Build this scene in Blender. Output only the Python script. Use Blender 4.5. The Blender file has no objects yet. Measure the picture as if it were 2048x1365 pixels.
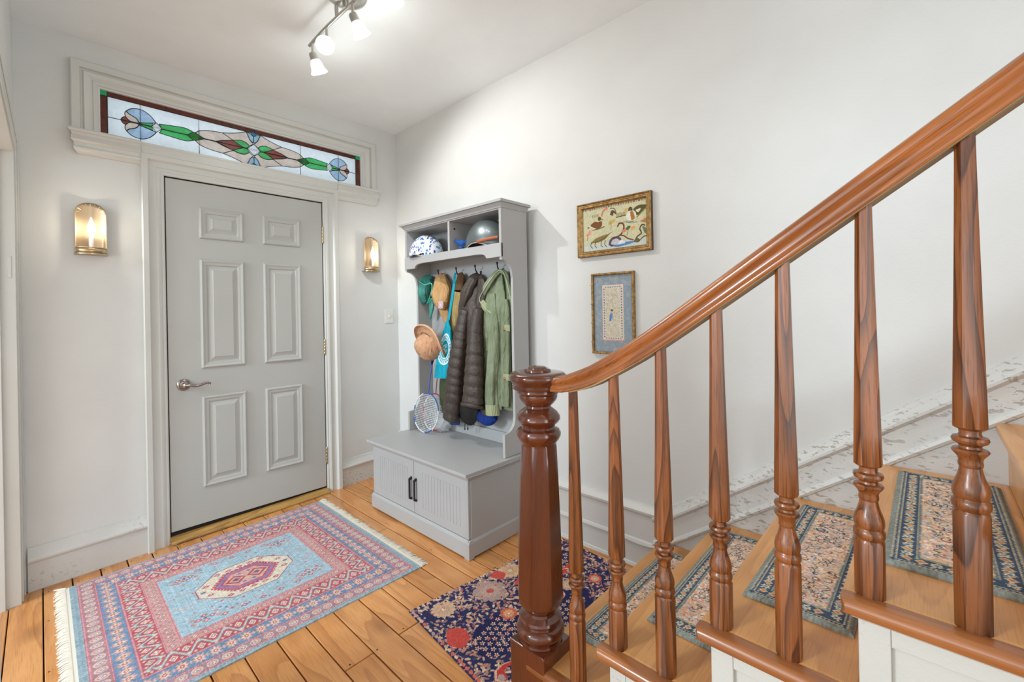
import bpy, bmesh, math, random
import numpy as np
from mathutils import Vector, Matrix
random.seed(7); rng = np.random.RandomState(11)
C = bpy.context.scene.collection
pi = math.pi

# ------------------------------------------------------------------ camera, world, exposure
EYE = 1.26; FPX = 886.77; PCY = 625.42; YAW = 0.754166; ROLL = -0.018393
cam_d = bpy.data.cameras.new('camera'); cam = bpy.data.objects.new('camera', cam_d); C.objects.link(cam)
cam_d.sensor_width = 36.0; cam_d.lens = FPX * 36.0 / 2048.0
cam_d.shift_y = -(682.5 - PCY) / 2048.0
cam_d.clip_start = 0.02
_f = Vector((math.cos(YAW), math.sin(YAW), 0)); _r = Vector((math.sin(YAW), -math.cos(YAW), 0)); _u = Vector((0, 0, 1))
RR = math.cos(ROLL) * _r + math.sin(ROLL) * _u
UU = -math.sin(ROLL) * _r + math.cos(ROLL) * _u
cam.matrix_world = Matrix(((RR.x, UU.x, -_f.x, 0), (RR.y, UU.y, -_f.y, 0), (RR.z, UU.z, -_f.z, EYE), (0, 0, 0, 1)))
bpy.context.scene.camera = cam

w = bpy.data.worlds.new('world'); bpy.context.scene.world = w; w.use_nodes = True
bg = w.node_tree.nodes['Background']; bg.inputs[0].default_value = (0.93, 0.97, 1.0, 1); bg.inputs[1].default_value = 1.05
vs = bpy.context.scene.view_settings
vs.view_transform = 'Standard'; vs.look = 'None'; vs.exposure = 0.13; vs.gamma = 1.0; vs.use_curve_mapping = False

def point_light(name, loc, power, col=(1, .93, .82), r=.03):
    d = bpy.data.lights.new(name, 'POINT'); d.energy = power; d.color = col; d.shadow_soft_size = r
    o = bpy.data.objects.new(name, d); o.location = loc; C.objects.link(o); return o
def area_light(name, loc, aim, sx, sy, power, col=(1, 1, 1)):
    d = bpy.data.lights.new(name, 'AREA'); d.shape = 'RECTANGLE'; d.size = sx; d.size_y = sy; d.energy = power; d.color = col
    o = bpy.data.objects.new(name, d); o.location = loc
    o.rotation_euler = (Vector(aim) - Vector(loc)).to_track_quat('-Z', 'Y').to_euler(); C.objects.link(o); return o
# added fill panel behind the camera at the corridor end, brightening the hall
area_light('rear_fill_light', (.45, -3.1, 1.3), (.8, 2.0, .5), 1.0, 2.2, 26, (.88, .97, .97))
# added side fill for the lower stair wall, through an unseen invented opening
area_light('side_fill_light', (-3.2, .3, 1.25), (1.6, .9, .55), 2.6, 1.5, 33, (.86, .97, .98))
area_light('stairwell_fill_light', (1.35, -1.6, 4.6), (1.35, -.4, 0.8), 1.2, 2.4, 9, (.92, .98, .96))  # added overhead fill above the open stairwell
# daylight of the front room, reaching the hall through the left doorway
area_light('front_room_window_light', (-3.6, 2.35, 2.5), (1.2, 2.35, .3), .9, 1.1, 170, (.82, .93, 1.0))
# lamps of the ceiling fixture
def spot(name, loc, d, power, ang, blend=.5, col=(1, .975, .95), r=.022):
    l = bpy.data.lights.new(name, 'SPOT'); l.energy = power; l.color = col; l.spot_size = math.radians(ang); l.spot_blend = blend; l.shadow_soft_size = r
    o = bpy.data.objects.new(name, l); o.location = loc; o.rotation_euler = Vector(d).to_track_quat('-Z', 'Y').to_euler(); C.objects.link(o)
spot('ceiling_bulb', (1.04, 2.275, 2.48), (.62, -.35, -.85), 26, 150, r=.014)
spot('ceiling_bulb', (.93, 2.02, 2.50), (-.25, -.55, -.72), 5, 150)
spot('ceiling_bulb', (1.06, 1.85, 2.49), (.5, -.10, -.85), 2.5, 150)
spot('ceiling_bulb', (.99, 1.66, 2.50), (.3, 0, -.9), 4, 150)
for p in ((1.03, 2.27, 2.475), (1.05, 1.85, 2.475)):
    point_light('shade_glow', p, 1.7, (.96, 1, .97), .04)
for p in ((.185, 3.085, 1.735), (1.76, 3.085, 1.725)):
    point_light('sconce_bulb', p, .75, (1, .86, .66), .012)

# ------------------------------------------------------------------ helpers
def lin(c):
    if isinstance(c, str): c = tuple(int(c[i:i + 2], 16) / 255 for i in (0, 2, 4))
    return tuple((x / 12.92 if x <= .04045 else ((x + .055) / 1.055) ** 2.4) for x in c)
def survey(px, py, x=None, y=None, z=None):
    """a point read off the photograph, placed on the real plane x=, y= or z= it lies on"""
    d = _f + RR * ((px - 1024) / FPX) - UU * ((py - PCY) / FPX)
    if x is not None: t = x / d.x
    elif y is not None: t = y / d.y
    else: t = (z - EYE) / d.z
    return Vector((d.x * t, d.y * t, EYE + d.z * t))
def fz(x): return .024 * (x - 1.5)          # the old floor dips towards the left

def nmat(name, col, rough=.6, metal=0.0, spec=None, coat=0.0):
    m = bpy.data.materials.new(name); m.use_nodes = True
    b = m.node_tree.nodes['Principled BSDF']
    if isinstance(col, str): col = lin(col)
    b.inputs['Base Color'].default_value = (*col[:3], 1); b.inputs['Roughness'].default_value = rough
    b.inputs['Metallic'].default_value = metal
    if coat: b.inputs['Coat Weight'].default_value = coat; b.inputs['Coat Roughness'].default_value = .12
    m.diffuse_color = (*col[:3], 1)
    return m
def N(m, t, **kw):
    n = m.node_tree.nodes.new(t)
    for k, v in kw.items(): setattr(n, k, v)
    return n
def L(m, a, b): m.node_tree.links.new(a, b)
def B(m): return m.node_tree.nodes['Principled BSDF']
def coords(m, scale=(1, 1, 1), kind='Object', loc=(0, 0, 0), rand=0.0, tilt=0.0):
    tc = N(m, 'ShaderNodeTexCoord'); mp = N(m, 'ShaderNodeMapping')
    mp.inputs['Scale'].default_value = scale; mp.inputs['Location'].default_value = loc
    src = tc.outputs[kind]
    if rand:
        oi = N(m, 'ShaderNodeObjectInfo'); mu = N(m, 'ShaderNodeVectorMath', operation='SCALE')
        mu.inputs[0].default_value = (7.3, 11.1, 5.7); L(m, oi.outputs['Random'], mu.inputs['Scale'])
        ad = N(m, 'ShaderNodeVectorMath', operation='ADD'); L(m, src, ad.inputs[0]); L(m, mu.outputs[0], ad.inputs[1]); src = ad.outputs[0]
    if tilt:
        vr = N(m, 'ShaderNodeVectorRotate', rotation_type='X_AXIS'); vr.inputs['Angle'].default_value = tilt; L(m, src, vr.inputs['Vector']); src = vr.outputs[0]
    L(m, src, mp.inputs[0]); return mp.outputs[0]
def ramp(m, fac, stops):
    r = N(m, 'ShaderNodeValToRGB'); e = r.color_ramp.elements
    while len(e) < len(stops): e.new(.5)
    for i, (p, c) in enumerate(stops):
        e[i].position = p; c = lin(c) if isinstance(c, str) else c; e[i].color = (*c[:3], 1)
    L(m, fac, r.inputs[0]); return r.outputs[0]
def noise(m, vec, scale=5, detail=3, rough=.5, dist=0.0):
    n = N(m, 'ShaderNodeTexNoise'); n.inputs['Scale'].default_value = scale; n.inputs['Detail'].default_value = detail
    n.inputs['Roughness'].default_value = rough; n.inputs['Distortion'].default_value = dist
    L(m, vec, n.inputs['Vector']); return n.outputs['Fac']
def bump(m, h, strength=.2, dist=.002):
    b = N(m, 'ShaderNodeBump'); b.inputs['Strength'].default_value = strength; b.inputs['Distance'].default_value = dist
    L(m, h, b.inputs['Height']); L(m, b.outputs[0], B(m).inputs['Normal'])
def mixc(m, fac, a, b, mode='MIX'):
    n = N(m, 'ShaderNodeMix', data_type='RGBA', blend_type=mode)
    for s, v in ((0, fac), (6, a), (7, b)):
        if hasattr(v, 'links') or isinstance(v, bpy.types.NodeSocket): L(m, v, n.inputs[s])
        elif s == 0: n.inputs[0].default_value = v
        else: n.inputs[s].default_value = (*v[:3], 1)
    return n.outputs[2]
def m2(m, op, a, b=None, clamp=False):
    n = N(m, 'ShaderNodeMath', operation=op); n.use_clamp = clamp
    for i, v in enumerate((a, b)):
        if v is None: continue
        if isinstance(v, bpy.types.NodeSocket): L(m, v, n.inputs[i])
        else: n.inputs[i].default_value = v
    return n.outputs[0]

def paint(name, col, rough=.5, chips=0.0, bmp=.15, chipcol='8d8a84', mottle=.03):
    m = nmat(name, col, rough); col = lin(col) if isinstance(col, str) else col
    v = coords(m); n1 = noise(m, v, 3.2, 4); n2 = noise(m, v, 130, 2)
    c = ramp(m, n1, [(.3, tuple(x * (1 - mottle) for x in col)), (.7, tuple(min(1, x * (1 + mottle)) for x in col))])
    if chips:
        v2 = coords(m, (1, .55, 1.6)); n3 = noise(m, v2, 60, 4, .6, .4); n4 = noise(m, v2, 2.3, 2)
        f = m2(m, 'MULTIPLY', ramp(m, n3, [(.62 - chips * .12, (0, 0, 0)), (.645 - chips * .12, (1, 1, 1))]), ramp(m, n4, [(.45, (0, 0, 0)), (.6, (1, 1, 1))]))
        c = mixc(m, f, c, lin(chipcol)); bump(m, m2(m, 'SUBTRACT', n2, m2(m, 'MULTIPLY', f, 3.0)), bmp * 1.6, .0012)
    else: bump(m, m2(m, 'ADD', n2, m2(m, 'MULTIPLY', n1, 4.0)), bmp, .0015)
    L(m, c, B(m).inputs['Base Color']); return m

def wood(name, light, mid, dark, axis='z', rough=.28, coat=.4, sc=10.0, k=7.0, cont=.5, streak=.4, knots=0.0, var=.12, rot=0.0):
    """growth rings seen lengthwise (contours of a stretched noise) plus fine pores along the grain"""
    m = nmat(name, mid, rough, coat=coat); lt, md, dk_ = lin(light), lin(mid), lin(dark)
    st = {'x': (.13, 1, 1), 'y': (1, .13, 1), 'z': (1, 1, .11)}[axis]
    n = noise(m, coords(m, st, rand=1.0, tilt=rot), sc, 1.0, .4, .25)
    fr = m2(m, 'FRACT', m2(m, 'MULTIPLY', n, k))
    rg = ramp(m, fr, [(0, (0, 0, 0)), (.45, (.12,) * 3), (.86, (.8,) * 3), (.94, (1, 1, 1)), (1, (0, 0, 0))])
    base = ramp(m, noise(m, coords(m, (1.6, 1.6, 1.6), rand=1.0), 2.2, 2), [(.3, md), (.7, lt)])
    c = mixc(m, m2(m, 'MULTIPLY', rg, cont), base, dk_)
    f2 = {'x': (2.2, 70, 70), 'y': (70, 2.2, 70), 'z': (70, 70, 2.2)}[axis]
    n2 = noise(m, coords(m, f2, rand=1.0, tilt=rot), 5.0, 2, .6)
    c = mixc(m, m2(m, 'MULTIPLY', ramp(m, n2, [(.50, (0, 0, 0)), (.72, (1, 1, 1))]), streak), c, dk_)
    if knots:
        vo = N(m, 'ShaderNodeTexVoronoi'); vo.inputs['Scale'].default_value = 3.4
        kv = {'x': (.5, 1.0, 1), 'y': (1.0, .5, 1), 'z': (1, 1, .4)}[axis]; L(m, coords(m, kv, rand=1.0), vo.inputs['Vector'])
        kk_ = ramp(m, vo.outputs['Distance'], [(.02, (1, 1, 1)), (.06, (.45,) * 3), (.16, (0, 0, 0))])
        c = mixc(m, m2(m, 'MULTIPLY', kk_, knots), c, lin('5a2c12'))
    oi = N(m, 'ShaderNodeObjectInfo')
    c = mixc(m, 1.0, c, ramp(m, oi.outputs['Random'], [(0, (1 - var,) * 3), (1, (1.0,) * 3)]), 'MULTIPLY')
    L(m, c, B(m).inputs['Base Color']); bump(m, n2, .08, .001); return m

class MB:
    def __init__(s): s.v = []; s.f = []; s.mi = []; s.cur = 0
    def add(s, vs_, fs):
        n = len(s.v); s.v += [tuple(v) for v in vs_]; s.f += [tuple(i + n for i in f) for f in fs]; s.mi += [s.cur] * len(fs); return s
    def box(s, x0, x1, y0, y1, z0, z1):
        return s.add([(x0, y0, z0), (x1, y0, z0), (x1, y1, z0), (x0, y1, z0), (x0, y0, z1), (x1, y0, z1), (x1, y1, z1), (x0, y1, z1)],
                     [(0, 3, 2, 1), (4, 5, 6, 7), (0, 1, 5, 4), (1, 2, 6, 5), (2, 3, 7, 6), (3, 0, 4, 7)])
    def prism(s, poly, axis, a, b):
        """2d polygon extruded along axis: x -> (y,z) polygon, y -> (x,z), z -> (x,y)"""
        def p(u, v, t): return {'x': (t, u, v), 'y': (u, t, v), 'z': (u, v, t)}[axis]
        n = len(poly); vs_ = [p(u, v, a) for u, v in poly] + [p(u, v, b) for u, v in poly]
        return s.add(vs_, [tuple(range(n - 1, -1, -1)), tuple(range(n, 2 * n))] + [(i, (i + 1) % n, n + (i + 1) % n, n + i) for i in range(n)])
    def loft(s, rings, closed=True, cap=True):
        k = len(rings[0]); vs_ = [p for r in rings for p in r]; fs = []
        for i in range(len(rings) - 1):
            for j in range(k if closed else k - 1):
                a = i * k + j; b = i * k + (j + 1) % k; fs.append((a, b, b + k, a + k))
        if cap and closed: fs += [tuple(range(k - 1, -1, -1)), tuple((len(rings) - 1) * k + i for i in range(k))]
        return s.add(vs_, fs)
    def lathe(s, prof, cx, cy, n=28, phase=0.0, octo=None):
        """profile [(r,z)]; octo: set of indices made octagonal"""
        rings = []
        for i, (r, z) in enumerate(prof):
            ring = []
            for j in range(n):
                a = 2 * pi * j / n + phase; rr = r
                if octo and i in octo:
                    q = (a - phase) % (pi / 4) - pi / 8; rr = r * min(math.cos(pi / 8) / math.cos(q) * 1.04, 1.035)
                ring.append((cx + rr * math.cos(a), cy + rr * math.sin(a), z))
            rings.append(ring)
        return s.loft(rings)
    def tube(s, path, r, n=8, closed=False):
        P = [Vector(p) for p in path]; rings = []; m = len(P); up = None
        for i, p in enumerate(P):
            if closed: t = P[(i + 1) % m] - P[i - 1]
            else: t = P[min(i + 1, m - 1)] - P[max(i - 1, 0)]
            t = t.normalized() if t.length > 1e-9 else Vector((0, 0, 1))
            if up is None: up = Vector((0, 0, 1)) if abs(t.z) < .9 else Vector((1, 0, 0))
            a = t.cross(up)
            a = a.normalized() if a.length > 1e-6 else t.orthogonal().normalized()
            b = a.cross(t).normalized(); up = b
            rr = r[i] if isinstance(r, (list, tuple)) else r
            rings.append([p + a * rr * math.cos(2 * pi * j / n) + b * rr * math.sin(2 * pi * j / n) for j in range(n)])
        if closed: rings.append(rings[0])
        return s.loft(rings, cap=not closed)
    def sphere(s, c, rx, ry, rz, n=20, m=12, t0=0.0, t1=pi, fn=None):
        rings = []
        for i in range(m + 1):
            t = t0 + (t1 - t0) * i / m; ring = []
            for j in range(n):
                a = 2 * pi * j / n; d = Vector((math.sin(t) * math.cos(a), math.sin(t) * math.sin(a), math.cos(t)))
                k = fn(d) if fn else 1.0
                ring.append((c[0] + rx * d.x * k, c[1] + ry * d.y * k, c[2] + rz * d.z * k))
            rings.append(ring)
        return s.loft(rings)
    def build(s, name, mat, parent=None, smooth=None, bevel=0.0, seg=2, recalc=True, kind=None, solid=0.0, sub=0):
        me = bpy.data.meshes.new(name)
        off = Vector((0, 0, 0))
        q = parent
        while q is not None: off += q.location; q = q.parent
        me.from_pydata([(a[0] - off.x, a[1] - off.y, a[2] - off.z) for a in s.v], [], s.f); me.validate()
        mats = mat if isinstance(mat, (list, tuple)) else [mat]
        for mm in mats: me.materials.append(mm)
        if recalc:
            bm = bmesh.new(); bm.from_mesh(me); bmesh.ops.remove_doubles(bm, verts=bm.verts, dist=1e-6)
            bmesh.ops.recalc_face_normals(bm, faces=bm.faces); bm.to_mesh(me); bm.free()
        elif len(mats) > 1: me.polygons.foreach_set('material_index', s.mi)
        if smooth is not None:
            me.polygons.foreach_set('use_smooth', [True] * len(me.polygons))
            if smooth < 180: me.set_sharp_from_angle(angle=math.radians(smooth))
        o = bpy.data.objects.new(name, me); C.objects.link(o); o.parent = parent
        if bevel:
            b = o.modifiers.new('bevel', 'BEVEL'); b.width = bevel; b.segments = seg; b.limit_method = 'ANGLE'; b.angle_limit = .6; b.harden_normals = False
        if solid:
            b = o.modifiers.new('solid', 'SOLIDIFY'); b.thickness = solid; b.offset = 0
        if sub:
            b = o.modifiers.new('sub', 'SUBSURF'); b.levels = sub; b.render_levels = sub
        if kind: o['kind'] = kind
        return o
def tag(o, label=None, cat=None, group=None, kind=None):
    for k, v in (('label', label), ('category', cat), ('group', group), ('kind', kind)):
        if v: o[k] = v
    return o
def thing(name, loc, label=None, cat=None, group=None, kind=None):
    o = bpy.data.objects.new(name, None); o.empty_display_size = .05; o.location = loc; C.objects.link(o)
    return tag(o, label, cat, group, kind)
def boxo(name, b, mat, parent=None, bevel=.002, **kw):
    return MB().box(*b).build(name, mat, parent, bevel=bevel, **kw)
def smoothstep(a, b, x):
    t = np.clip((x - a) / (b - a), 0, 1); return t * t * (3 - 2 * t)
def catmull(P, k=6):
    P = [Vector(p) for p in P]; out = []
    for i in range(len(P) - 1):
        p0, p1, p2, p3 = P[max(i - 1, 0)], P[i], P[i + 1], P[min(i + 2, len(P) - 1)]
        for j in range(k):
            t = j / k; out.append(.5 * ((2 * p1) + (-p0 + p2) * t + (2 * p0 - 5 * p1 + 4 * p2 - p3) * t * t + (-p0 + 3 * p1 - 3 * p2 + p3) * t ** 3))
    out.append(P[-1]); return out

# ------------------------------------------------------------------ materials
WALL = paint('wall_plaster', (.675, .69, .68), .65, bmp=.25)
CEIL = paint('ceiling_plaster', (.86, .91, .93), .7, bmp=.2)
TRIM = paint('trim_paint', (.60, .612, .585), .33, bmp=.15)
SKIRT = paint('skirting_paint', (.62, .62, .60), .4, chips=.35, bmp=.3, chipcol='aaa69c')
STAIRPAINT = paint('stair_paint', (.52, .53, .50), .4, chips=.12, bmp=.3, chipcol='a8a596')
DOORP = paint('door_paint', (.45, .46, .44), .4, bmp=.12, mottle=.02)
TREE = paint('grey_furniture_paint', (.42, .425, .425), .42, bmp=.06, mottle=.015)
BRASS = nmat('brushed_brass', (.66, .50, .33), .42, 1.0)
BRASSD = nmat('aged_brass', (.50, .39, .24), .32, 1.0)
NICKEL = nmat('satin_nickel', (.55, .53, .5), .28, 1.0)
PEWTER = nmat('pewter', (.33, .29, .26), .22, 1.0)
BLACK = nmat('black_metal', (.012, .012, .014), .35)
WHITEP = nmat('white_plastic', (.72, .71, .68), .35)
DARKGAP = nmat('dark_gap', (.012, .01, .008), .9)
PLANK = wood('pine_floor', 'e2a466', 'd08c4a', '96501f', 'y', .33, .3, 9, 6, .42, .42, .85, .16)
TREAD = wood('pine_tread', 'dfa465', 'cf8f4c', '96582a', 'x', .36, .2, 8, 5, .30, .30, .8, .10)
OAK = wood('oak_baluster', '9c5c30', '814a22', '2e1208', 'z', .34, .15, 13, 9, .8, .65, 0, .14)
RAILW = wood('oak_handrail', 'ac6630', '8f4f20', '4a1c0a', 'y', .27, .4, 12, 4, .35, .6, 0, .06, .617)
NOSEW = wood('stained_nosing', 'a5683a', '90552c', '5a2c12', 'y', .3, .35, 12, 5, .35, .3, 0, .08)
NEWELW = wood('mahogany_newel', '6a3117', '562711', '32130a', 'z', .2, .6, 9, 5, .35, .35, 0, .06)
THRESH = wood('oak_threshold', 'c89c54', 'ab8142', '5e3f1a', 'x', .5, .1, 14, 6, .5, .5, 0, .1)
VCOL = {}
def attr_mat(name, rough=.9, bmp=.5, bs=900):
    m = nmat(name, (.5, .5, .5), rough); a = N(m, 'ShaderNodeAttribute'); a.attribute_name = 'dye'
    L(m, a.outputs['Color'], B(m).inputs['Base Color'])
    if bmp: bump(m, noise(m, coords(m), bs, 2), bmp, .002)
    B(m).inputs['Specular IOR Level'].default_value = .15
    return m
CARPET = attr_mat('woven_pile'); PRINT = attr_mat('needlework', .75, .25, 1200); FLATP = attr_mat('printed_surface', .35, 0)

# ------------------------------------------------------------------ painted surfaces on a fine mesh
class Canvas:
    def __init__(s, W, H, res, base):
        s.nx = int(round(W / res)) + 1; s.ny = int(round(H / res)) + 1; s.W = W; s.H = H
        s.U, s.V = np.meshgrid(np.linspace(0, W, s.nx), np.linspace(0, H, s.ny))
        s.c = np.empty((s.ny, s.nx, 3)); s.c[:] = s.col(base)
    def col(s, c): return np.array([int(c[i:i + 2], 16) / 255 for i in (0, 2, 4)]) if isinstance(c, str) else np.array(c, float)
    def win(s, u0, u1, v0, v1):
        i0 = max(0, int(u0 / s.W * (s.nx - 1))); i1 = min(s.nx, int(u1 / s.W * (s.nx - 1)) + 2)
        j0 = max(0, int(v0 / s.H * (s.ny - 1))); j1 = min(s.ny, int(v1 / s.H * (s.ny - 1)) + 2)
        return slice(j0, max(j1, j0)), slice(i0, max(i1, i0))
    def put(s, w_, mask, c, a=1.0):
        t = s.c[w_]; t[mask] = t[mask] * (1 - a) + s.col(c) * a
    def ell(s, u, v, ru, rv, c, rot=0, a=1.0, inner=0):
        R = max(ru, rv); w_ = s.win(u - R, u + R, v - R, v + R); X = s.U[w_] - u; Y = s.V[w_] - v
        if X.size == 0: return
        cs, sn = math.cos(rot), math.sin(rot); d = ((X * cs + Y * sn) / ru) ** 2 + ((-X * sn + Y * cs) / rv) ** 2
        s.put(w_, (d < 1) & (d >= inner * inner), c, a)
    def dia(s, u, v, ru, rv, c, inner=0, a=1.0):
        w_ = s.win(u - ru, u + ru, v - rv, v + rv); d = abs(s.U[w_] - u) / ru + abs(s.V[w_] - v) / rv
        if d.size: s.put(w_, (d < 1) & (d >= inner), c, a)
    def rect(s, u0, u1, v0, v1, c, a=1.0):
        w_ = s.win(u0, u1, v0, v1); X = s.U[w_]; Y = s.V[w_]
        if X.size: s.put(w_, (X >= u0) & (X <= u1) & (Y >= v0) & (Y <= v1), c, a)
    def poly(s, P, c, a=1.0):
        us = [p[0] for p in P]; vs_ = [p[1] for p in P]; w_ = s.win(min(us), max(us), min(vs_), max(vs_)); X = s.U[w_]; Y = s.V[w_]
        if X.size == 0: return
        m = np.zeros(X.shape, bool)
        for i in range(len(P)):
            (x1, y1), (x2, y2) = P[i], P[i - 1]
            if y1 == y2: continue
            m ^= ((y1 > Y) != (y2 > Y)) & (X < (x2 - x1) * (Y - y1) / (y2 - y1) + x1)
        s.put(w_, m, c, a)
    def line(s, P, t, c, a=1.0):
        for (x1, y1), (x2, y2) in zip(P[:-1], P[1:]):
            w_ = s.win(min(x1, x2) - t, max(x1, x2) + t, min(y1, y2) - t, max(y1, y2) + t); X = s.U[w_]; Y = s.V[w_]
            if X.size == 0: continue
            dx, dy = x2 - x1, y2 - y1; l2 = dx * dx + dy * dy + 1e-12
            k = np.clip(((X - x1) * dx + (Y - y1) * dy) / l2, 0, 1)
            s.put(w_, np.hypot(X - x1 - k * dx, Y - y1 - k * dy) < t / 2, c, a)
    def flower(s, u, v, r, pet, cen, n=8, rot=0, dark=None):
        if dark: s.ell(u, v, r * 1.12, r * 1.12, dark)
        for i in range(n):
            a = rot + 2 * pi * i / n; s.ell(u + .62 * r * math.cos(a), v + .62 * r * math.sin(a), r * .4, r * .22, pet, a)
        s.ell(u, v, r * .36, r * .36, cen)
    def mottle(s, amp, streak=(1, 1), rs=rng):
        h = max(2, s.ny // streak[1]); w_ = max(2, s.nx // streak[0]); n = rs.rand(h, w_)
        n = n[np.linspace(0, h - 1, s.ny).astype(int)][:, np.linspace(0, w_ - 1, s.nx).astype(int)]
        s.c = np.clip(s.c * (1 + amp * (n[..., None] - .5) * 2), 0, 1)
def sheet(name, cv, posfn, mat, parent=None, thick=None, relief=0.0):
    """cv mapped by posfn(U,V)->(X,Y,Z arrays); thick=(dx,dy,dz) closes the rim"""
    X, Y, Z = posfn(cv.U, cv.V); P = np.stack([X, Y, Z], -1).reshape(-1, 3)
    off = Vector((0, 0, 0)); q = parent
    while q is not None: off += q.location; q = q.parent
    ny, nx = cv.ny, cv.nx; idx = np.arange(nx * ny).reshape(ny, nx)
    F = np.stack([idx[:-1, :-1], idx[:-1, 1:], idx[1:, 1:], idx[1:, :-1]], -1).reshape(-1, 4)
    col = cv.c.reshape(-1, 3); col = np.where(col <= .04045, col / 12.92, ((col + .055) / 1.055) ** 2.4)
    if relief: P = P + np.array([0, 0, 1.0]) * (rng.rand(len(P), 1) - .5) * relief
    if thick:
        rim = np.concatenate([idx[0, :], idx[1:, -1], idx[-1, -2::-1], idx[-2:0:-1, 0]]); n0 = len(P); k = len(rim)
        P = np.concatenate([P, P[rim] + np.array(thick)]); col = np.concatenate([col, col[rim]])
        a = np.arange(k); b = (a + 1) % k
        F = np.concatenate([F, np.stack([rim[a], n0 + a, n0 + b, rim[b]], -1)])
    P = P - np.array(off)
    me = bpy.data.meshes.new(name); me.vertices.add(len(P)); me.vertices.foreach_set('co', P.astype(np.float32).ravel())
    me.loops.add(F.size); me.loops.foreach_set('vertex_index', F.astype(np.int32).ravel())
    me.polygons.add(len(F)); me.polygons.foreach_set('loop_start', np.arange(0, F.size, 4, dtype=np.int32))
    me.update(calc_edges=True)
    at = me.attributes.new('dye', 'FLOAT_COLOR', 'POINT'); at.data.foreach_set('color', np.concatenate([col, np.ones((len(col), 1))], 1).astype(np.float32).ravel())
    me.polygons.foreach_set('use_smooth', [True] * len(me.polygons)); me.set_sharp_from_angle(angle=math.radians(50))
    me.materials.append(mat); o = bpy.data.objects.new(name, me); C.objects.link(o); o.parent = parent; return o

# ================================================================== THE SETTING
D = 3.168; XW = 2.01; ZC = 2.735; XL = -.075
DX0, DX1, DZ0, DZ1 = .498, 1.392, .038, 2.068           # door leaf
GX0, GX1, GZ0, GZ1 = .231, 1.704, 2.232, 2.482          # transom glass
# door wall with the transom opening
w1 = MB()
w1.box(XL - .3, GX0, D, D + .12, -.1, 2.9); w1.box(GX1, XW + .1, D, D + .12, -.1, 2.9)
w1.box(GX0, GX1, D, D + .12, GZ1, 2.9); w1.box(GX0, GX1, D, D + .12, DZ1 + .02, GZ0)
w1.box(GX0, DX0 - .012, D, D + .12, -.1, DZ1 + .02); w1.box(DX1 + .012, GX1, D, D + .12, -.1, DZ1 + .02)
w1.build('wall_front', WALL, kind='structure', recalc=False)
boxo('wall_right', (XW, XW + .12, -3.2, D + .12, -.1, 5.2), WALL, bevel=0, kind='structure')
wl = MB(); wl.box(XL - .14, XL, 3.07, D, -.1, 2.9); wl.box(XL - .14, XL, 1.80, 3.07, 2.05, 2.9); wl.box(XL - .14, XL, 1.25, 1.80, -.1, 2.9); wl.box(XL - .14, XL, -1.8, 1.25, 2.2, 2.9); wl.box(XL - .14, XL, -3.2, -1.8, -.1, 2.9)  # wide unseen opening near the camera added to let the side fill in
wl.v = [(x - .0124 * (D - y), y, z) for x, y, z in wl.v]
wl.build('wall_left', WALL, kind='structure', recalc=False)
# ceiling, falling a little to the left; it ends where the stairwell opens
cz = lambda x: ZC + .018 * (x - 1.9)
ce = MB(); ce.add([(-2.6, .35, cz(-.1) - .02), (XW, .35, ZC), (XW, D, ZC), (-2.6, D, cz(-.1) - .02), (-2.6, .35, 2.95), (XW, .35, 2.95), (XW, D, 2.95), (-2.6, D, 2.95)],
                  [(0, 1, 2, 3), (4, 7, 6, 5), (0, 4, 5, 1), (2, 6, 7, 3), (1, 5, 6, 2), (0, 3, 7, 4)])
ce.add([(-2.6, -3.2, 2.69), (.85, -3.2, 2.69), (.85, .35, 2.715), (-2.6, .35, 2.69), (-2.6, -3.2, 2.95), (.85, -3.2, 2.95), (.85, .35, 2.95), (-2.6, .35, 2.95)],
       [(0, 1, 2, 3), (4, 7, 6, 5), (0, 4, 5, 1), (1, 5, 6, 2), (0, 3, 7, 4)])
ce.build('ceiling', CEIL, kind='structure')

# floor: subfloor and individual planks
fl = MB(); fl.add([(-2.6, -3.2, fz(-2.6) - .03), (XW, -3.2, fz(XW) - .03), (XW, D, fz(XW) - .03), (-2.6, D, fz(-2.6) - .03), (-2.6, -3.2, -.2), (XW, -3.2, -.2), (XW, D, -.2), (-2.6, D, -.2)],
                  [(0, 1, 2, 3), (4, 7, 6, 5), (0, 4, 5, 1), (1, 5, 6, 2), (2, 6, 7, 3), (0, 3, 7, 4)])
floor = fl.build('floor', DARKGAP, kind='structure')
seams = [-.55, -.442, -.33, -.222, -.113, -.007, .094, .198, .302, .405, .513, .624, .734, .848, .961, 1.072, 1.182, 1.288, 1.395, 1.501, 1.62, 1.732, 1.845, 1.955, XW]
ends = {12: 1.547, 14: 1.553, 6: .95, 8: 2.25, 10: 1.12, 17: 2.35, 19: 1.51, 13: .62, 16: 1.02, 15: 2.1, 3: 1.4, 18: .8}
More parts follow.
